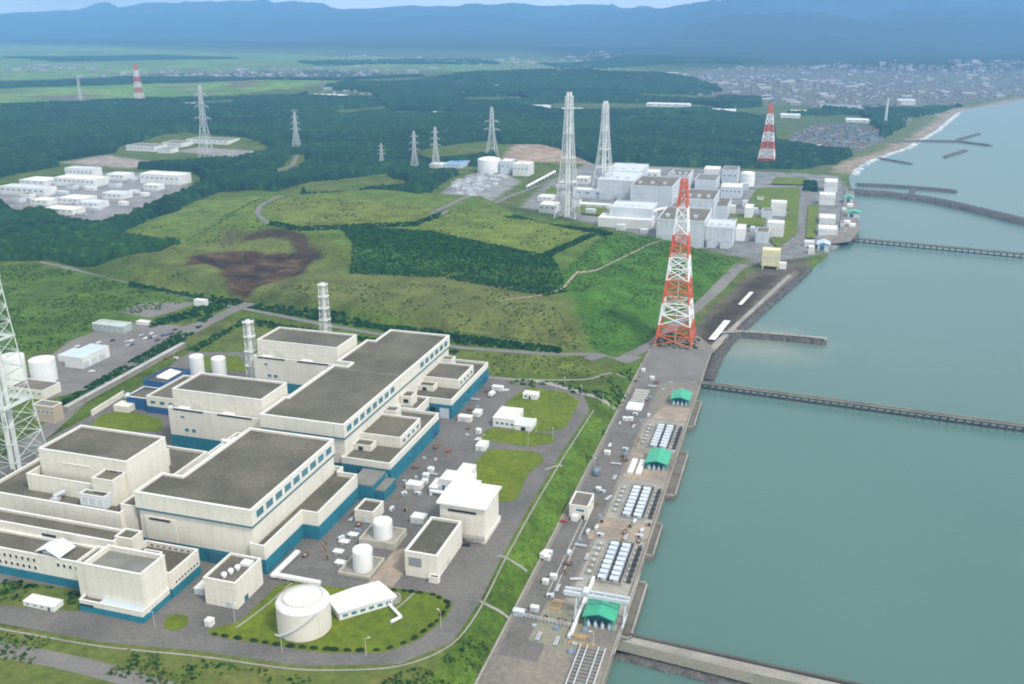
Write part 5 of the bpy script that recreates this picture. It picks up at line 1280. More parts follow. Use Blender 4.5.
canopy('near_wood', [W1], [], 1.7, 6.5, 6, 11, MIXD, edge=3)
canopy('ridge_wood', [PP(20, (380, 86), (470, 80), (560, 76), (640, 78), (720, 90), (700, 97), (560, 92), (450, 96), (380, 94)), PP(10, (860, 108), (920, 108), (960, 104), (905, 118), (880, 116)), PP(10, (560, 96), (760, 100), (760, 106), (600, 104))], HOLES, 9, 13, 8, 16, PINE, edge=10)
canopy('far_wood', [PP(10, (300, 62), (480, 60), (500, 64), (320, 66)), PP(10, (0, 58), (160, 56), (240, 59), (60, 62)), PP(10, (540, 64), (760, 66), (740, 70), (560, 69)), PP(10, (0, 84), (130, 79), (330, 80), (420, 77), (420, 80), (330, 84), (180, 85), (0, 90)), PP(10, (350, 88), (460, 88), (460, 92), (350, 93))], [], 12, 15, 6, 13, PINE, edge=20)

# shrub and scrub masses: leaf-sized faces in low clumps
def scrub(name, poly, spacing, smin, smax, cols, per=14, leaf=.55, off=0, noise_cut=None, flat_z=None):
    pts = np.array(poly); x0, y0 = pts.min(0); x1, y1 = pts.max(0)
    n = int((x1 - x0) * (y1 - y0) / spacing ** 2)
    x = nrg.uniform(x0, x1, n); y = nrg.uniform(y0, y1, n)
    k = sdf(poly, x, y) < 0
    if noise_cut is not None: k &= fbm(x / 22, y / 22, 3, 15) > noise_cut
    x, y = x[k], y[k]; n = len(x)
    z = sample(x, y) if flat_z is None else np.full(n, flat_z)
    s = nrg.uniform(smin, smax, n); cc = np.array(cols)[nrg.integers(0, len(cols), n)] * nrg.uniform(.8, 1.25, (n, 1))
    d = nrg.normal(size=(n, per, 3)); d /= np.linalg.norm(d, axis=2, keepdims=True); d[..., 2] = np.abs(d[..., 2]) * .8
    c = np.stack([x, y, z + .1], -1)[:, None, :] + d * s[:, None, None] * nrg.uniform(.55, 1.0, (n, per, 1))
    nr = d + nrg.normal(size=d.shape) * .5; nr /= np.linalg.norm(nr, axis=2, keepdims=True)
    t1 = np.cross(nr, nrg.normal(size=d.shape)); t1 /= np.linalg.norm(t1, axis=2, keepdims=True); t2 = np.cross(nr, t1)
    L = (s[:, None, None] * leaf) * nrg.uniform(.7, 1.3, (n, per, 1)); t1 *= L; t2 *= L
    V = np.stack([c - t1 - t2 * .6, c + t1 - t2 * .6, c + t1 * .7 + t2, c - t1 * .7 + t2], 2).reshape(-1, 3)
    F = np.arange(len(V)).reshape(-1, 4)
    Cc = np.repeat(np.concatenate([cc, np.ones((n, 1))], 1), per * 4, 0) * np.repeat(np.concatenate([nrg.uniform(.8, 1.2, (n * per, 1))] * 3 + [np.ones((n * per, 1))], 1), 4, 0)
    return tag(array_mesh(name, V, F, Cc, LEAF), kind='stuff')
DG = [(.016, .078, .014), (.026, .1, .017), (.012, .062, .013)]
LG = [(.075, .14, .022), (.1, .15, .03), (.055, .115, .02)]
MG = DG + LG
scrub('slope_shrubs', PP(26, (338, 231), (430, 236), (552, 262), (566, 286), (545, 290), (440, 272), (350, 268), (352, 248)), 2.1, .6, 1.35, DG + [(.03, .11, .02)], 12)
scrub('slope_scrub', PP(14, (560, 292), (608, 245), (650, 238), (745, 258), (700, 290), (640, 335), (596, 342)), 2.6, .35, .85, LG + [(.06, .13, .018)] * 4 + DG[:1], 9, noise_cut=.44)
scrub('hedge_growth', PP(13, (130, 278), (240, 298), (330, 312), (460, 334), (560, 347), (560, 352), (460, 343), (330, 321), (238, 304), (130, 286)), 2.6, 1.1, 2.2, DG, 14)
scrub('crest_hedge', PP(31, (540, 256), (607, 227), (611, 229), (545, 260)), 2.2, 1.0, 2.0, DG, 12)
scrub('crest_hedge', PP(33, (505, 217), (520, 212), (560, 217), (612, 226), (612, 229), (560, 221)), 2.4, 1.0, 2.2, DG, 12)
scrub('field_hedge', PP(31, (270, 222), (300, 228), (415, 223), (440, 214), (443, 217), (418, 227), (300, 232), (268, 226)), 3, 1.0, 2.2, DG, 10)
scrub('bank_scrub', [(-124, 270), (-111.5, 270), (-111.5, 690), (-124, 690)], 2.2, .5, 1.3, DG[1:2] + LG * 4, 12, noise_cut=.68)
scrub('bank_grass', [(-124.5, 270), (-111, 270), (-111, 700), (-124.5, 700)], 1.5, .15, .35, LG, 7)
scrub('roadside_hedge', PP(12, (62, 408), (80, 402), (182, 343), (214, 316), (206, 316), (170, 338), (60, 402)), 1.8, .7, 1.4, DG, 12, noise_cut=.35)
scrub('roadside_hedge', PP(12, (150, 322), (215, 302), (228, 307), (205, 316), (150, 328)), 2.4, .9, 1.7, DG, 12)
scrub('roadside_hedge', PP(12, (188, 350), (245, 318), (330, 332), (460, 351), (460, 355), (330, 338), (246, 324), (196, 352)), 2.4, .8, 1.6, DG, 12)
scrub('west_scrub', PP(13, (-40, 268), (40, 262), (130, 284), (190, 302), (100, 320), (60, 345), (-40, 372)), 3.2, .4, 1.2, LG + [(.06, .13, .018)] * 5, 10, noise_cut=.46)
scrub('mound_scrub', PP(20, (120, 262), (220, 288), (330, 312), (560, 344), (590, 335), (545, 292), (330, 280), (240, 292), (200, 278), (130, 250)), 4.5, .4, 1.1, MG + LG, 9, noise_cut=.5)
scrub('verge_scrub', PP(12, (0, 632), (200, 660), (300, 675), (400, 673), (457, 651), (485, 608), (505, 620), (470, 690), (200, 690), (0, 660)), 1.7, .3, .9, MG + LG, 10, noise_cut=.45)
scrub('verge_scrub', PP(12, (490, 380), (596, 383), (620, 358), (645, 368), (618, 402), (585, 396)), 3, .5, 1.5, MG, 12, noise_cut=.47)
scrub('field_scrub', PP(13, (400, 350), (590, 356), (600, 374), (470, 374), (400, 362)), 3.6, .3, .9, MG + LG, 10, noise_cut=.48)
scrub('tower_scrub', [(-112, 755), (-72, 762), (-74, 800), (-108, 800)], 2.6, .5, 1.5, MG, 12)
scrub('office_shrubs', PP(12, (0, 580), (85, 590), (82, 606), (66, 604), (64, 590), (28, 588), (24, 604), (0, 602)), 2.4, .6, 1.5, MG, 12)
scrub('plateau_scrub', PP(32, (120, 215), (200, 190), (430, 205), (520, 214), (600, 226), (545, 254), (440, 236), (340, 230), (180, 245)), 6, .4, 1.1, MG + LG, 9, noise_cut=.5)
scrub('beach_tree_clump', PP(6, (805, 190), (806, 181), (814, 181), (815, 190)), 3, 3.5, 6, DG, 30, leaf=.35)
# round clipped shrubs edging the tank lawn
def leaf_ball(s, n, seed, tone):
    g_ = np.random.default_rng(seed); d = g_.normal(size=(n, 3)); d /= np.linalg.norm(d, axis=1, keepdims=True); d[:, 2] = np.abs(d[:, 2])
    c = d * np.array([s[0], s[1], s[2]]) * g_.uniform(.75, 1.0, (n, 1)); nr = d + g_.normal(size=d.shape) * .4; nr /= np.linalg.norm(nr, axis=1, keepdims=True)
    t1 = np.cross(nr, g_.normal(size=d.shape)); t1 /= np.linalg.norm(t1, axis=1, keepdims=True); t2 = np.cross(nr, t1); L = .3 * s[2]
    V = np.stack([c - L * t1 - L * t2, c + L * t1 - L * t2, c + L * t1 + L * t2, c - L * t1 + L * t2], 1).reshape(-1, 3)
    C_ = np.repeat(np.concatenate([np.array(tone) * g_.uniform(.7, 1.3, (n, 1)), np.ones((n, 1))], 1), 4, 0)
    return V, np.arange(4 * n).reshape(-1, 4), C_
V_, F_, C_ = leaf_ball((1.9, 1.1, .9), 160, 3, (.032, .06, .02))
shp = None
edge = PP(12, (211, 634), (248, 640), (285, 646), (322, 649), (355, 651), (385, 650), (412, 640), (436, 622), (450, 604), (434, 595), (405, 591), (385, 590))
acc = 0
for a, b_ in zip(edge[:-1], edge[1:]):
    a, b_ = Vector(a), Vector(b_); L = (b_ - a).length; n = max(1, round(L / 5.4))
    for k in range(n):
        if shp is None: shp = array_mesh('shrub', V_, F_, C_, LEAF); s_ = shp
        else: s_ = shp.copy(); col.objects.link(s_)
        q = a.lerp(b_, (k + rng.uniform(.1, .5)) / n); s_.location = (q.x, q.y, 12.1); d = b_ - a; s_.rotation_euler = (0, 0, math.atan2(d.y, d.x)); f = rng.uniform(.75, 1.15); s_.scale = (f, f, f)
        tag(s_, 'low clipped dark shrub on the rim of the round tank lawn', 'shrub', 'shrubs edging the round tank lawn')

# ------------------------------------------------------------------ town and village
def house_mesh(m_, x, y, z, w_, d_, h_, rot, ridge):
    ca, sa = math.cos(rot), math.sin(rot)
    def T(a, b_, c): return (x + a * ca - b_ * sa, y + a * sa + b_ * ca, z + c)
    m_[0].add([T(-w_, -d_, -1), T(w_, -d_, -1), T(w_, d_, -1), T(-w_, d_, -1), T(-w_, -d_, h_), T(w_, -d_, h_), T(w_, d_, h_), T(-w_, d_, h_)], [(0, 1, 5, 4), (1, 2, 6, 5), (2, 3, 7, 6), (3, 0, 4, 7)])
    o = .5
    m_[1].add([T(-w_ - o, -d_ - o, h_), T(w_ + o, -d_ - o, h_), T(w_ + o, d_ + o, h_), T(-w_ - o, d_ + o, h_), T(-w_ - o, 0, h_ + ridge), T(w_ + o, 0, h_ + ridge)], [(0, 1, 5, 4), (2, 3, 4, 5), (0, 4, 3), (1, 2, 5)])
RT = [mat('slate_roof', (.13, .14, .16)), mat('grey_tile_roof', (.2, .2, .2)), mat('brown_tile_roof', (.17, .12, .09)), mat('blue_tile_roof', (.13, .155, .2)), mat('pale_sheet_roof', (.4, .42, .43))]
WT = [mat('plaster_wall', (.42, .40, .36)), mat('grey_plaster', (.32, .32, .31))]
protos = []
for k in range(6):
    w_, d_, h_ = rng.uniform(5, 8), rng.uniform(4, 6), rng.uniform(5, 7)
    r = empty('house', (0, 0, 0)); q = (MB(), MB()); house_mesh(q, 0, 0, 0, w_, d_, h_, 0, 2.4)
    q[0].build('wall', WT[k % 2], r); q[1].build('roof', RT[k % 4], r)
    m_ = MB()
    for xx in (-w_ * .5, w_ * .3): m_.box(xx, xx + 1.8, -d_ - .06, -d_ - .01, 1.2, h_ * .45); m_.box(xx, xx + 1.8, -d_ - .06, -d_ - .01, h_ * .6, h_ * .85)
    m_.build('window', GLASS, r); protos.append([r, True])
VIL = PP(8, (795, 152), (790, 140), (815, 128), (850, 126), (880, 130), (880, 138), (862, 148), (835, 152))
vn = 0; tries = 0; taken = []
while vn < 200 and tries < 20000:
    tries += 1
    xs_ = [p[0] for p in VIL]; ys_ = [p[1] for p in VIL]; x = rng.uniform(min(xs_), max(xs_)); y = rng.uniform(min(ys_), max(ys_))
    if sdf(VIL, np.array([x]), np.array([y]))[0] > 0 or any(abs(x - a) < 15 and abs(y - b_) < 16 for a, b_ in taken): continue
    taken.append((x, y)); p_ = protos[vn % 6]
    if p_[1]: c_ = p_[0]; p_[1] = False
    else: c_ = copy_tree(p_[0])
    c_.location = (x, y, float(sample(x, y))); c_.rotation_euler = (0, 0, rng.choice((0, .2, -.25, 1.57, 1.4)))
    tag(c_, 'small tiled house packed in the seaside village behind the beach', 'house', 'houses of the seaside village'); vn += 1
# big pale sheds and factories that stand out in the plain
for i, (a, b_, c, l) in enumerate(((700, 735, 113, 'white factory left of the far red and white tower top'), (790, 822, 114.5, 'long white factory right of the far red and white tower top'), (846, 882, 123, 'wide pale sheet-roofed works at the foot of the slim chimney'), (820, 860, 108, 'pale blue-roofed shed beyond the village'), (780, 800, 118, 'white hall beyond the pine belt'),
        (898, 915, 105, 'pale block at the edge of the far town, nearest the shore'), (645, 690, 107, 'low white works on the wooded plain, mid picture'), (520, 548, 109, 'small white works left of the taller stack top'), (425, 446, 116, 'bright white long shed deep in the pine belt'), (396, 412, 118, 'small white shed left of the bright long one in the pine belt'),
        (440, 452, 104, 'white hall on the far plain, left of the stack tops'), (380, 398, 96, 'pair of pale sheds on the far plain near the fields'), (176, 200, 107, 'low white shed on the left fringe of the pine belt'), (300, 345, 98, 'row of pale sheds above the pine belt, left of centre'), (5, 45, 110, 'long pale sandy-roofed shed at the far left edge of the fields'), (800, 830, 150, 'white hall beside the seaside village'), (560, 580, 112, 'small pale shed between the two stack tops'))):
    h_ = 3 if i != 5 else 5
    bpx('far_shed', l, a, b_, c, c - h_, c - h_ - 2, 9, WHITEW, RT[3] if 'blue' in l else WHITE, depth=45, par=.3, wins=5)
# the town behind, one mass
q = [(MB(), MB()) for _ in range(5)]
tn = 0
for (poly, n, lo, hi) in ((TOWN, 2500, 3.5, 6.5), (PP(10, (60, 74), (330, 70), (420, 74), (330, 80), (60, 80)), 420, 4, 7), (PP(10, (330, 56), (620, 60), (620, 72), (420, 72), (330, 66)), 420, 4, 7), (PP(10, (0, 66), (110, 62), (110, 70), (0, 74)), 120, 4, 7), (PP(10, (300, 92), (420, 86), (560, 92), (560, 98), (330, 100)), 90, 4, 7), (PP(10, (880, 112), (930, 110), (900, 122), (880, 124)), 40, 4, 7)):
    pts = np.array(poly); x = nrg.uniform(pts[:, 0].min(), pts[:, 0].max(), n * 3); y = nrg.uniform(pts[:, 1].min(), pts[:, 1].max(), n * 3)
    k = (sdf(poly, x, y) < 0) & (sdf(LAND, x, y) < -60) & (fbm(x / 260, y / 260, 3, 19) > .4) ; x = x[k][:n]; y = y[k][:n]; z = sample(x, y)
    for a, b_, c in zip(x, y, z):
        i = rng.choice((0, 0, 1, 1, 2, 2, 3, 4)); big = rng.random() < .05
        s = rng.uniform(2, 4.5) if big else 1
        house_mesh(q[i if not big else 4], a, b_, c, rng.uniform(4, 7) * s, rng.uniform(3.5, 5.5) * s, rng.uniform(lo, hi) * (1.5 if big else 1), rng.choice((0, .3, 1.57, 1.2)), 2.4)
for i in range(5):
    tag(q[i][0].build('town_walls', WT[i % 2]), kind='stuff'); tag(q[i][1].build('town_roofs', RT[i]), kind='stuff')

# ------------------------------------------------------------------ vehicles and yard pieces
def make_car(paint):
    r = empty('car', (0, 0, 0)); b_ = MB()
    pr = [(-2.1, .35), (-2.15, .8), (-1.3, .95), (-.8, 1.42), (.9, 1.45), (1.6, 1.0), (2.15, .9), (2.15, .35)]
    n = len(pr); b_.add([(x, -.82 if z < 1.1 else -.66, z) for x, z in pr] + [(x, .82 if z < 1.1 else .66, z) for x, z in pr], [(i, (i + 1) % n, n + (i + 1) % n, n + i)[::-1] for i in range(n)] + [tuple(range(n)), tuple(range(2 * n - 1, n - 1, -1))])
    b_.build('body', paint, r)
    g_ = MB(); g_.add([(-1.22, -.6, 1.02), (-.84, -.55, 1.4), (-.84, .55, 1.4), (-1.22, .6, 1.02)], [(0, 1, 2, 3)]); g_.add([(1.5, -.6, 1.1), (1.0, -.55, 1.42), (1.0, .55, 1.42), (1.5, .6, 1.1)], [(3, 2, 1, 0)])
    for s in (-1, 1): g_.box(-.7, .9, s * .75 - .03, s * .75 + .03, 1.02, 1.34)
    g_.build('window', DARK, r)
    for x in (-1.35, 1.35):
        for s in (-1, 1):
            w_ = MB(); w_.bar((x, s * .62, .33), (x, s * .86, .33), .33, 12); w_.build('wheel', DARK, r)
    return r
def make_truck(cabm, boxm):
    r = empty('truck', (0, 0, 0)); MB().box(-3.6, 1.9, -1.2, 1.2, .9, 3.4).build('cargo_box', boxm, r)
    b_ = MB(); b_.add([(2.0, -1.1, .5), (3.8, -1.1, .5), (3.8, -1.1, 1.6), (3.4, -1.05, 2.6), (2.0, -1.05, 2.7), (2.0, 1.1, .5), (3.8, 1.1, .5), (3.8, 1.1, 1.6), (3.4, 1.05, 2.6), (2.0, 1.05, 2.7)], [(0, 1, 2, 3, 4), (9, 8, 7, 6, 5), (1, 0, 5, 6), (2, 1, 6, 7), (3, 2, 7, 8), (4, 3, 8, 9), (0, 4, 9, 5)]); b_.build('cab', cabm, r)
    MB().add([(3.84, -.95, 1.65), (3.46, -.92, 2.5), (3.46, .92, 2.5), (3.84, .95, 1.65)], [(3, 2, 1, 0)]).build('windscreen', DARK, r)
    for x in (-2.6, 2.8):
        for s in (-1, 1): w_ = MB(); w_.bar((x, s * .8, .5), (x, s * 1.2, .5), .5, 12); w_.build('wheel', DARK, r)
    return r
CARP = {'white': WHITE, 'silver': STEEL, 'black': mat('black_car_paint', (.03, .03, .035), rough=.3), 'red': mat('red_car_paint', (.4, .05, .03), rough=.35), 'blue': mat('blue_car_paint', (.05, .1, .25), rough=.35)}
cars = {}
def put(kind, px, py, z, rot, label, group=None):
    if kind not in cars: cars[kind] = make_car(CARP[kind]) if kind in CARP else make_truck(*{'white_truck': (WHITE, WHITE), 'blue_truck': (CARP['blue'], PALE), 'grey_truck': (STEEL, mat('blue_grey_tarp', (.2, .3, .36)))}[kind]); c_ = cars[kind]
    else: c_ = copy_tree(cars[kind])
    x, y = P(px, py, z); c_.location = (x, y, z + .08); c_.rotation_euler = (0, 0, rot); tag(c_, label, 'truck' if 'truck' in kind else 'car', group)
rngc = random.Random(3)
for i in range(26):
    u = rngc.random(); v = rngc.choice((0, 1, 2)); a = Vector(P(66, 349, 12)).lerp(Vector(P(176, 330, 12)), u); q = a + Vector((6 * v, -9 * v)); 
    if any((q - Vector(b_)).length < 3 for b_ in taken): continue
    taken.append((q.x, q.y)); k = rngc.choice(('white', 'silver', 'black', 'white', 'blue'))
    if k not in cars: cars[k] = make_car(CARP[k]); c_ = cars[k]
    else: c_ = copy_tree(cars[k])
    c_.location = (q.x, q.y, 12.1); c_.rotation_euler = (0, 0, 1.2 + .1 * rngc.random()); tag(c_, '%s car parked in the car park by the pale blue warehouse' % k, 'car', '%s cars in the western car park' % k)
put('grey_truck', 597, 474, 4, 1.57, 'blue-grey covered truck at the foot of the green bank'); put('white_truck', 492, 396, 12, 1.4, 'white truck beside the far end of the blue plinth')
put('white_truck', 545, 557, 4, 1.3, 'white truck on the quay at the foot of the bank steps'); put('red', 448, 452, 12, .9, 'red car alone on the asphalt yard right of the twin turbine hall'); put('white', 506, 391, 12, .6, 'white car by the far lawn')
put('white', 478, 440, 12, .9, 'white car next to the small white container shed'); put('black', 466, 546, 12, .1, 'black car parked beside the white-roofed workshop'); put('red', 563, 522, 4, .3, 'red car below the cream quay hut')
put('white', 430, 565, 12, 1.57, 'white car beside the narrow store building'); put('silver', 180, 480, 12, 1.2, 'silver car between the reactor building and the turbine hall'); put('blue_truck', 128, 398, 12, 2.0, 'blue truck on the road left of the blue-walled building')
put('white', 610, 446, 4, 1.57, 'white car on the quay road above the blue-grey truck'); put('silver', 620, 424, 4, 1.57, 'silver car on the quay road nearest to the loading slab'); put('white', 92, 372, 12, .5, 'white car outside the roller doors of the warehouse')
# containers, crates, kiosks
def yard(name, label, px, py, z, w_, d_, h_, m, cat, rot=0, group=None, lid=True):
    x, y = P(px, py, z); r = empty(name, (x, y, z), label, cat, group); b_ = MB()
    b_.box(x - w_ / 2, x + w_ / 2, y, y + d_, z, z + h_); b_.build('body', WHITEW if m == WHITE else m, r)
    l_ = MB(); l_.box(x - w_ / 2 - .12, x + w_ / 2 + .12, y - .12, y + d_ + .12, z + h_ + .003, z + h_ + .2); l_.build('lid', WHITEW, r)
    door(r, 'y', y, x - w_ * .2, x + w_ * .1, z + .1, z + h_ * .8, STEEL, -1)
    return r
yard('container', 'open cream tray with clutter beside the annex of the nearest turbine hall', 413, 490, 12, 9, 6, 3, CREAM, 'container')
yard('container', 'white flat-topped kiosk near the white tanks', 417, 524, 12, 7.5, 6, 3.4, WHITE, 'kiosk')
yard('container', 'white container by the gap between the lawns', 480, 451, 12, 6, 9, 3.2, WHITE, 'container')
yard('container', 'small white box at the corner of the middle lawn', 478, 434, 12, 3, 3, 2.8, WHITE, 'box')
yard('container', 'cream container in front of the twin hall annex, left of two', 464, 422, 12, 9, 5, 3.4, CREAM, 'container'); yard('container', 'white container in front of the twin hall annex, right of two', 476, 417, 12, 5, 7, 3, WHITE, 'container')
yard('container', 'white container lying by the far end of the twin hall annex', 497, 391, 12, 8, 4, 3, WHITE, 'container')
yard('container', 'white cube hut at the left tip of the tank lawn', 208, 627, 12, 3.2, 3, 3, WHITE, 'hut')
yard('container', 'grey machine housing between the office wing and the small cream block', 199, 595, 12, 5, 8, 3.2, PALE, 'machine')
for i, (px, py) in enumerate(((337, 555), (343, 545), (352, 538), (339, 566))):
    yard('pallet_stack', 'grey pallet stack lying beside the blue plinth, ' + ('second', 'third', 'farthest', 'nearest')[i] + ' of four', px, py, 12, 5, 3.5, 1.3, CONC, 'pallets')
for i, (px, py) in enumerate(((425, 478), (430, 472), (424, 484))):
    yard('crate', 'small pale crate in the yard below the twin hall annex, ' + ('middle', 'farthest', 'nearest')[i] + ' of three', px, py, 12, 3.4, 3, 2, WHITEW, 'crate')
for i, (px, py, c) in enumerate(((545, 585, CREAM), (553, 580, WHITE), (534, 612, PALE), (547, 561, WHITE), (561, 490, WHITE), (607, 455, WHITE), (598, 492, CONC), (625, 421, WHITE), (630, 421, WHITE), (643, 372, WHITE), (652, 344 + 36, WHITE), (548, 556, PALE))):
    yard('site_hut', ('cream hut by the lower bank steps', 'white hut behind the cream one by the lower bank steps', 'pale hut at the lower gate', 'white box near the storage yard', 'white box below the bank beside the cream quay hut', 'white box at the bank foot above the blue-grey truck', 'grey box in the middle of the quay road', 'left one of twin white boxes on the quay', 'right one of twin white boxes on the quay', 'white domed hut on the landing yard corner', 'white box lying on the landing yard', 'pale box stacked near the white quay truck')[i], px, py, 4, 2.8 + .5 * (i % 3), 2.4, 2.2, c, 'hut')
for i, (px, py, w_, d_) in enumerate(((575, 638, 9, 1.2), (580, 646, 12, 1), (553, 610, 6, 1.4), (556, 604, 5, 1.4))):
    x, y = P(px, py, 4); o = empty('timber_stack', (x, y, 4), 'tan timber stack on the quay near the crane, ' + ('front', 'frontmost long', 'left', 'rear left')[i] + ' of four', 'timber'); m_ = MB()
    for k in range(5): m_.box(x - w_ / 2 + k * .2, x + w_ / 2 + k * .2, y + k * d_ / 2, y + k * d_ / 2 + d_ * .42, 4, 4.5 + .2 * (k % 2))
    m_.build('beams', mat('tan_timber', (.45, .32, .17)), o)
gt = empty('quay_gate', (-95, 352, 4), 'long blue-grey fence and gate crossing the quay below the crane', 'fence')
m_ = MB(); a, b_ = Vector(P(515, 616, 4)), Vector(P(572, 628, 4))
for k in range(16): p = a.lerp(b_, k / 15); m_.box(p.x - .15, p.x + .15, p.y - .15, p.y + .15, 4, 6.4)
m_.bar((*a, 6.3), (*b_, 6.3), .2); m_.bar((*a, 5.2), (*b_, 5.2), .15); m_.build('rails', STEEL, gt); MB().box(a.x - 1, a.x + 4, a.y, a.y + 2.6, 4, 6.6).build('gatehouse', BLUER, gt); MB().box(a.x - 1.3, a.x + 4.3, a.y - .3, a.y + 2.9, 6.603, 6.8).build('gate_roof', PALE, gt)
# lamp posts
lp = None
spots = [(556, 394, 'far'), (582, 398, 'far'), (603, 405, 'far'), (565, 388, 'far'), (482, 448, 'yard'), (536, 432, 'yard'), (553, 440, 'yard'), (528, 446, 'yard'), (282, 652, 'lawn'), (366, 656, 'lawn'), (235, 622, 'lawn'), (441, 628, 'lawn'), (155, 628, 'lawn'), (679, 400, 'quay'), (672, 393, 'quay'), (594, 470, 'quay'), (635, 400, 'quay'), (593, 648, 'quay')]
for px, py, k in spots:
    z = 4 if k == 'quay' else 12
    if lp is None:
        lp = empty('lamp_post', (0, 0, 0)); m_ = MB(); m_.bar((0, 0, 0), (0, 0, 8.6), .14, 6, .09); m_.build('pole', STEEL, lp); m_ = MB(); m_.bar((0, 0, 8.5), (1.5, 0, 8.9), .07, 5); m_.box(1.1, 2.1, -.2, .2, 8.82, 9.02); m_.build('lamp_head', WHITE, lp); l_ = lp
    else: l_ = copy_tree(lp)
    x, y = P(px, py, z); l_.location = (x, y, z); l_.rotation_euler = (0, 0, rng.random() * 6)
    tag(l_, {'far': 'slim lamp post along the road at the far corner of the yard', 'yard': 'slim lamp post on the far mown lawns', 'lawn': 'slim lamp post on the road around the tank lawn', 'quay': 'slim lamp post standing on the quay'}[k], 'lamp post', {'far': 'lamp posts at the far yard corner', 'yard': 'lamp posts on the far lawns', 'lawn': 'lamp posts around the tank lawn', 'quay': 'lamp posts on the quay'}[k])

# ------------------------------------------------------------------ small plant scattered over the yards
def clutter_proto(k):
    r = empty(('drum_pallet', 'cable_reel', 'pipe_rack', 'generator', 'tarp_pile', 'skip')[k], (0, 0, 0))
    m_ = MB()
    if k == 0:
        for x in (-.7, 0, .7):
            for y in (-.35, .35): m_.lathe(x, y, [(.3, .15), (.3, 1.0), (.01, 1.02)], 10)
        m_.build('drums', BLUER, r); MB().box(-1.1, 1.1, -.75, .75, 0, .15).build('pallet', mat('tan_timber', (.45, .32, .17)), r)
    elif k == 1:
        m_.bar((-.9, 0, 1), (-.7, 0, 1), 1.0, 18); m_.bar((.7, 0, 1), (.9, 0, 1), 1.0, 18); m_.build('flange', mat('tan_timber', (.45, .32, .17)), r); MB().bar((-.7, 0, 1), (.7, 0, 1), .7, 18).build('cable', DARK, r)
    elif k == 2:
        for y in (-.8, -.3, .2, .7): m_.bar((-3.2, y, .6), (3.2, y, .6), .2, 8)
        m_.bar((-3, -.5, .95), (3, -.5, .95), .2, 8); m_.build('pipes', STEEL, r); q_ = MB()
        for x in (-2.4, 0, 2.4): q_.box(x - .1, x + .1, -1.1, 1.1, 0, .4)
        q_.build('bearer', RUST, r)
    elif k == 3:
        m_.box(-1.8, 1.8, -.8, .8, .3, 2.0); m_.build('housing', PALE, r); q_ = MB(); q_.box(-1.9, 1.9, -.6, .6, 0, .3); q_.build('skid', DARK, r); q_ = MB(); q_.bar((1.2, 0, 2), (1.2, 0, 2.7), .12, 8); q_.build('exhaust', STEEL, r); MB().box(-1.3, .2, -.83, -.8, .6, 1.7).build('grille', DARK, r)
    elif k == 4:
        m_.add([(-2, -1.2, 0), (2, -1.2, 0), (2, 1.2, 0), (-2, 1.2, 0), (-1.5, -.7, 1.1), (1.3, -.8, 1.3), (1.4, .7, 1.0), (-1.4, .8, 1.3)], [(0, 1, 5, 4), (1, 2, 6, 5), (2, 3, 7, 6), (3, 0, 4, 7), (4, 5, 6, 7)]); m_.build('sheet', mat('blue_tarp', (.2, .26, .33)), r)
        q_ = MB(); q_.bar((-.5, -1.3, .05), (-.4, -.72, 1.25), .04, 4); q_.bar((-.4, -.72, 1.25), (-.4, .76, 1.2), .04, 4); q_.build('rope', WHITE, r)
    else:
        m_.add([(-1.5, -.8, .2), (1.5, -.8, .2), (1.5, .8, .2), (-1.5, .8, .2), (-2.1, -.95, 1.4), (2.1, -.95, 1.4), (2.1, .95, 1.4), (-2.1, .95, 1.4), (-1.9, -.8, 1.4), (1.9, -.8, 1.4), (1.9, .8, 1.4), (-1.9, .8, 1.4), (-1.4, -.7, .4), (1.4, -.7, .4), (1.4, .7, .4), (-1.4, .7, .4)],
            [(3, 2, 1, 0), (0, 1, 5, 4), (1, 2, 6, 5), (2, 3, 7, 6), (3, 0, 4, 7), (4, 5, 9, 8), (5, 6, 10, 9), (6, 7, 11, 10), (7, 4, 8, 11), (8, 9, 13, 12), (9, 10, 14, 13), (10, 11, 15, 14), (11, 8, 12, 15), (12, 13, 14, 15)]); m_.build('body', RUST, r); q_ = MB(); q_.box(-1.2, 1.2, -.6, .6, .41, 1.0); q_.build('load', CONC, r)
    return r
KP = {}
NM = ('pallet of pale blue drums', 'wooden cable reel', 'rack of steel pipes', 'pale generator on a dark skid', 'pile under a blue tarpaulin', 'rust-coloured skip')
CT = ('pallet', 'cable reel', 'pipes', 'generator', 'tarpaulin', 'skip')
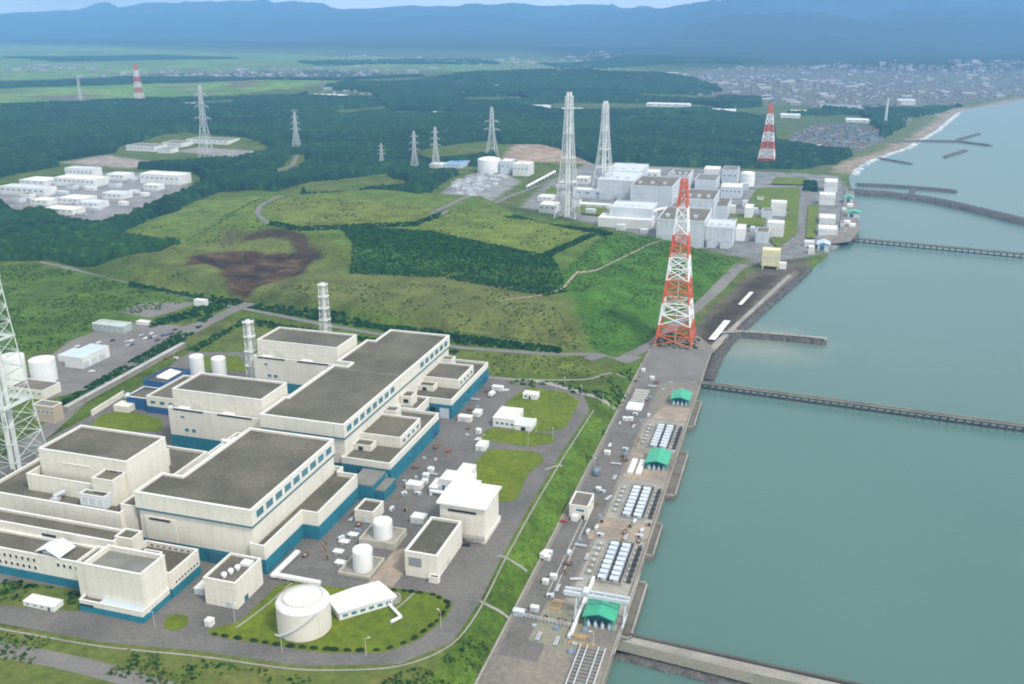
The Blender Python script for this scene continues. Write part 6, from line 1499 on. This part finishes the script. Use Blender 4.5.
zones = [(12, ((380, 500), (412, 470), (432, 445), (446, 452), (420, 500), (395, 535), (385, 525)), 13, 'on the asphalt east of the twin turbine hall'),
         (12, ((300, 560), (335, 530), (362, 505), (372, 520), (345, 548), (330, 572)), 11, 'by the blue plinth of the nearest turbine hall'),
         (12, ((446, 425), (480, 385), (492, 388), (488, 412), (468, 440)), 10, 'near the far end of the twin turbine hall'),
         (12, ((120, 405), (170, 355), (182, 356), (150, 400)), 8, 'on the road side of the blue-walled building'),
         (4, ((548, 600), (585, 520), (600, 490), (612, 490), (606, 520), (590, 570), (566, 606)), 20, 'on the quay road below the cream hut'),
         (4, ((606, 480), (640, 400), (655, 380), (668, 386), (650, 420), (625, 480)), 20, 'on the quay beside the farther green roofs'),
         (4, ((622, 528), (630, 520), (653, 523), (644, 542), (622, 543)), 12, 'on the bare ground between two rows of white covers'),
         (4, ((520, 640), (545, 615), (585, 630), (572, 655)), 10, 'in the storage yard near the crane'),
         (5, ((540, 205), (575, 190), (600, 205), (575, 216)), 10, 'around the foot of the taller lattice stack'),
         (5, ((720, 215), (760, 205), (765, 222), (735, 236)), 14, 'between the small blocks of the older units'),
         (5, ((838, 235), (840, 195), (852, 195), (856, 235)), 14, 'on the sea wall of the older units'),
         (14, ((20, 205), (60, 195), (130, 185), (140, 195), (70, 214)), 20, 'in the yard of the works in the woods')]
rk = random.Random(21)
for z, pg, n, where in zones:
    pg_ = PP(z, *pg); xs_ = [p[0] for p in pg_]; ys_ = [p[1] for p in pg_]; c = 0; tr_ = 0; put_ = []
    while c < n and tr_ < 3000:
        tr_ += 1; x, y = rk.uniform(min(xs_), max(xs_)), rk.uniform(min(ys_), max(ys_))
        if sdf(pg_, np.array([x]), np.array([y]))[0] > 0 or any(abs(x - a) < 7 and abs(y - b_) < 4.5 for a, b_ in put_): continue
        put_.append((x, y)); k = rk.randrange(6)
        if k not in KP: KP[k] = clutter_proto(k); o = KP[k]
        else: o = copy_tree(KP[k])
        zz = {12: 12.06, 4: 4.05}.get(z) or float(sample(x, y))
        o.location = (x, y, zz); o.rotation_euler = (0, 0, rk.choice((0, 1.57, .3, 1.2, 1.57)))
        tag(o, NM[k] + ' ' + where, CT[k], CT[k] + ' items ' + where); c += 1

def crowd(name, label, cat, group, z, spots, hs, walls):
    for i, (px, py, wpx) in enumerate(spots):
        zz = ground_z(px, py, z); x, y = P(px, py, zz); x1, _ = P(px + wpx, py, zz); h_ = hs[i % len(hs)]; d_ = (9, 14, 11)[i % 3]
        r = empty(name, ((x + x1) / 2, y, zz), label, cat, group)
        block(r, rect(x, x1, y, y + d_), zz - 3, zz + h_, walls[i % len(walls)], (WHITE, ROOFL, PALE)[i % 3], .4, cope=None, th=.4)
        door(r, 'y', y, x + 2, x + 5, zz, zz + min(3.2, h_ - 1), STEEL, -1)
crowd('small_shed', 'small pale plant shed in the crowd at the foot of the older units', 'shed', 'small sheds among the older units', 5,
      [(560, 196, 9), (572, 206, 8), (585, 214, 10), (556, 188, 8), (592, 192, 9), (660, 200, 9), (672, 203, 6), (716, 210, 8), (722, 204, 6), (728, 213, 7), (730, 224, 6), (742, 207, 5), (752, 213, 6), (757, 201, 6), (741, 190, 7), (700, 186, 7), (690, 183, 6), (616, 230, 9), (640, 233, 8), (726, 240, 6), (750, 232, 5), (808, 254, 6), (840, 228, 4), (842, 212, 4)], (6, 9, 7, 5, 11), (PALE, WHITEW))
crowd('low_shed', 'low white shed filling the yard of the works in the woods', 'shed', 'low sheds in the works in the woods', 13,
      [(84, 190, 12), (108, 187, 11), (128, 193, 10), (56, 194, 12), (20, 198, 12), (90, 210, 10), (118, 205, 9), (12, 202, 10), (60, 210, 9), (148, 187, 14), (100, 180, 8), (128, 180, 8), (140, 196, 8), (66, 189, 9)], (5, 7, 4), (WHITEW, PALE))
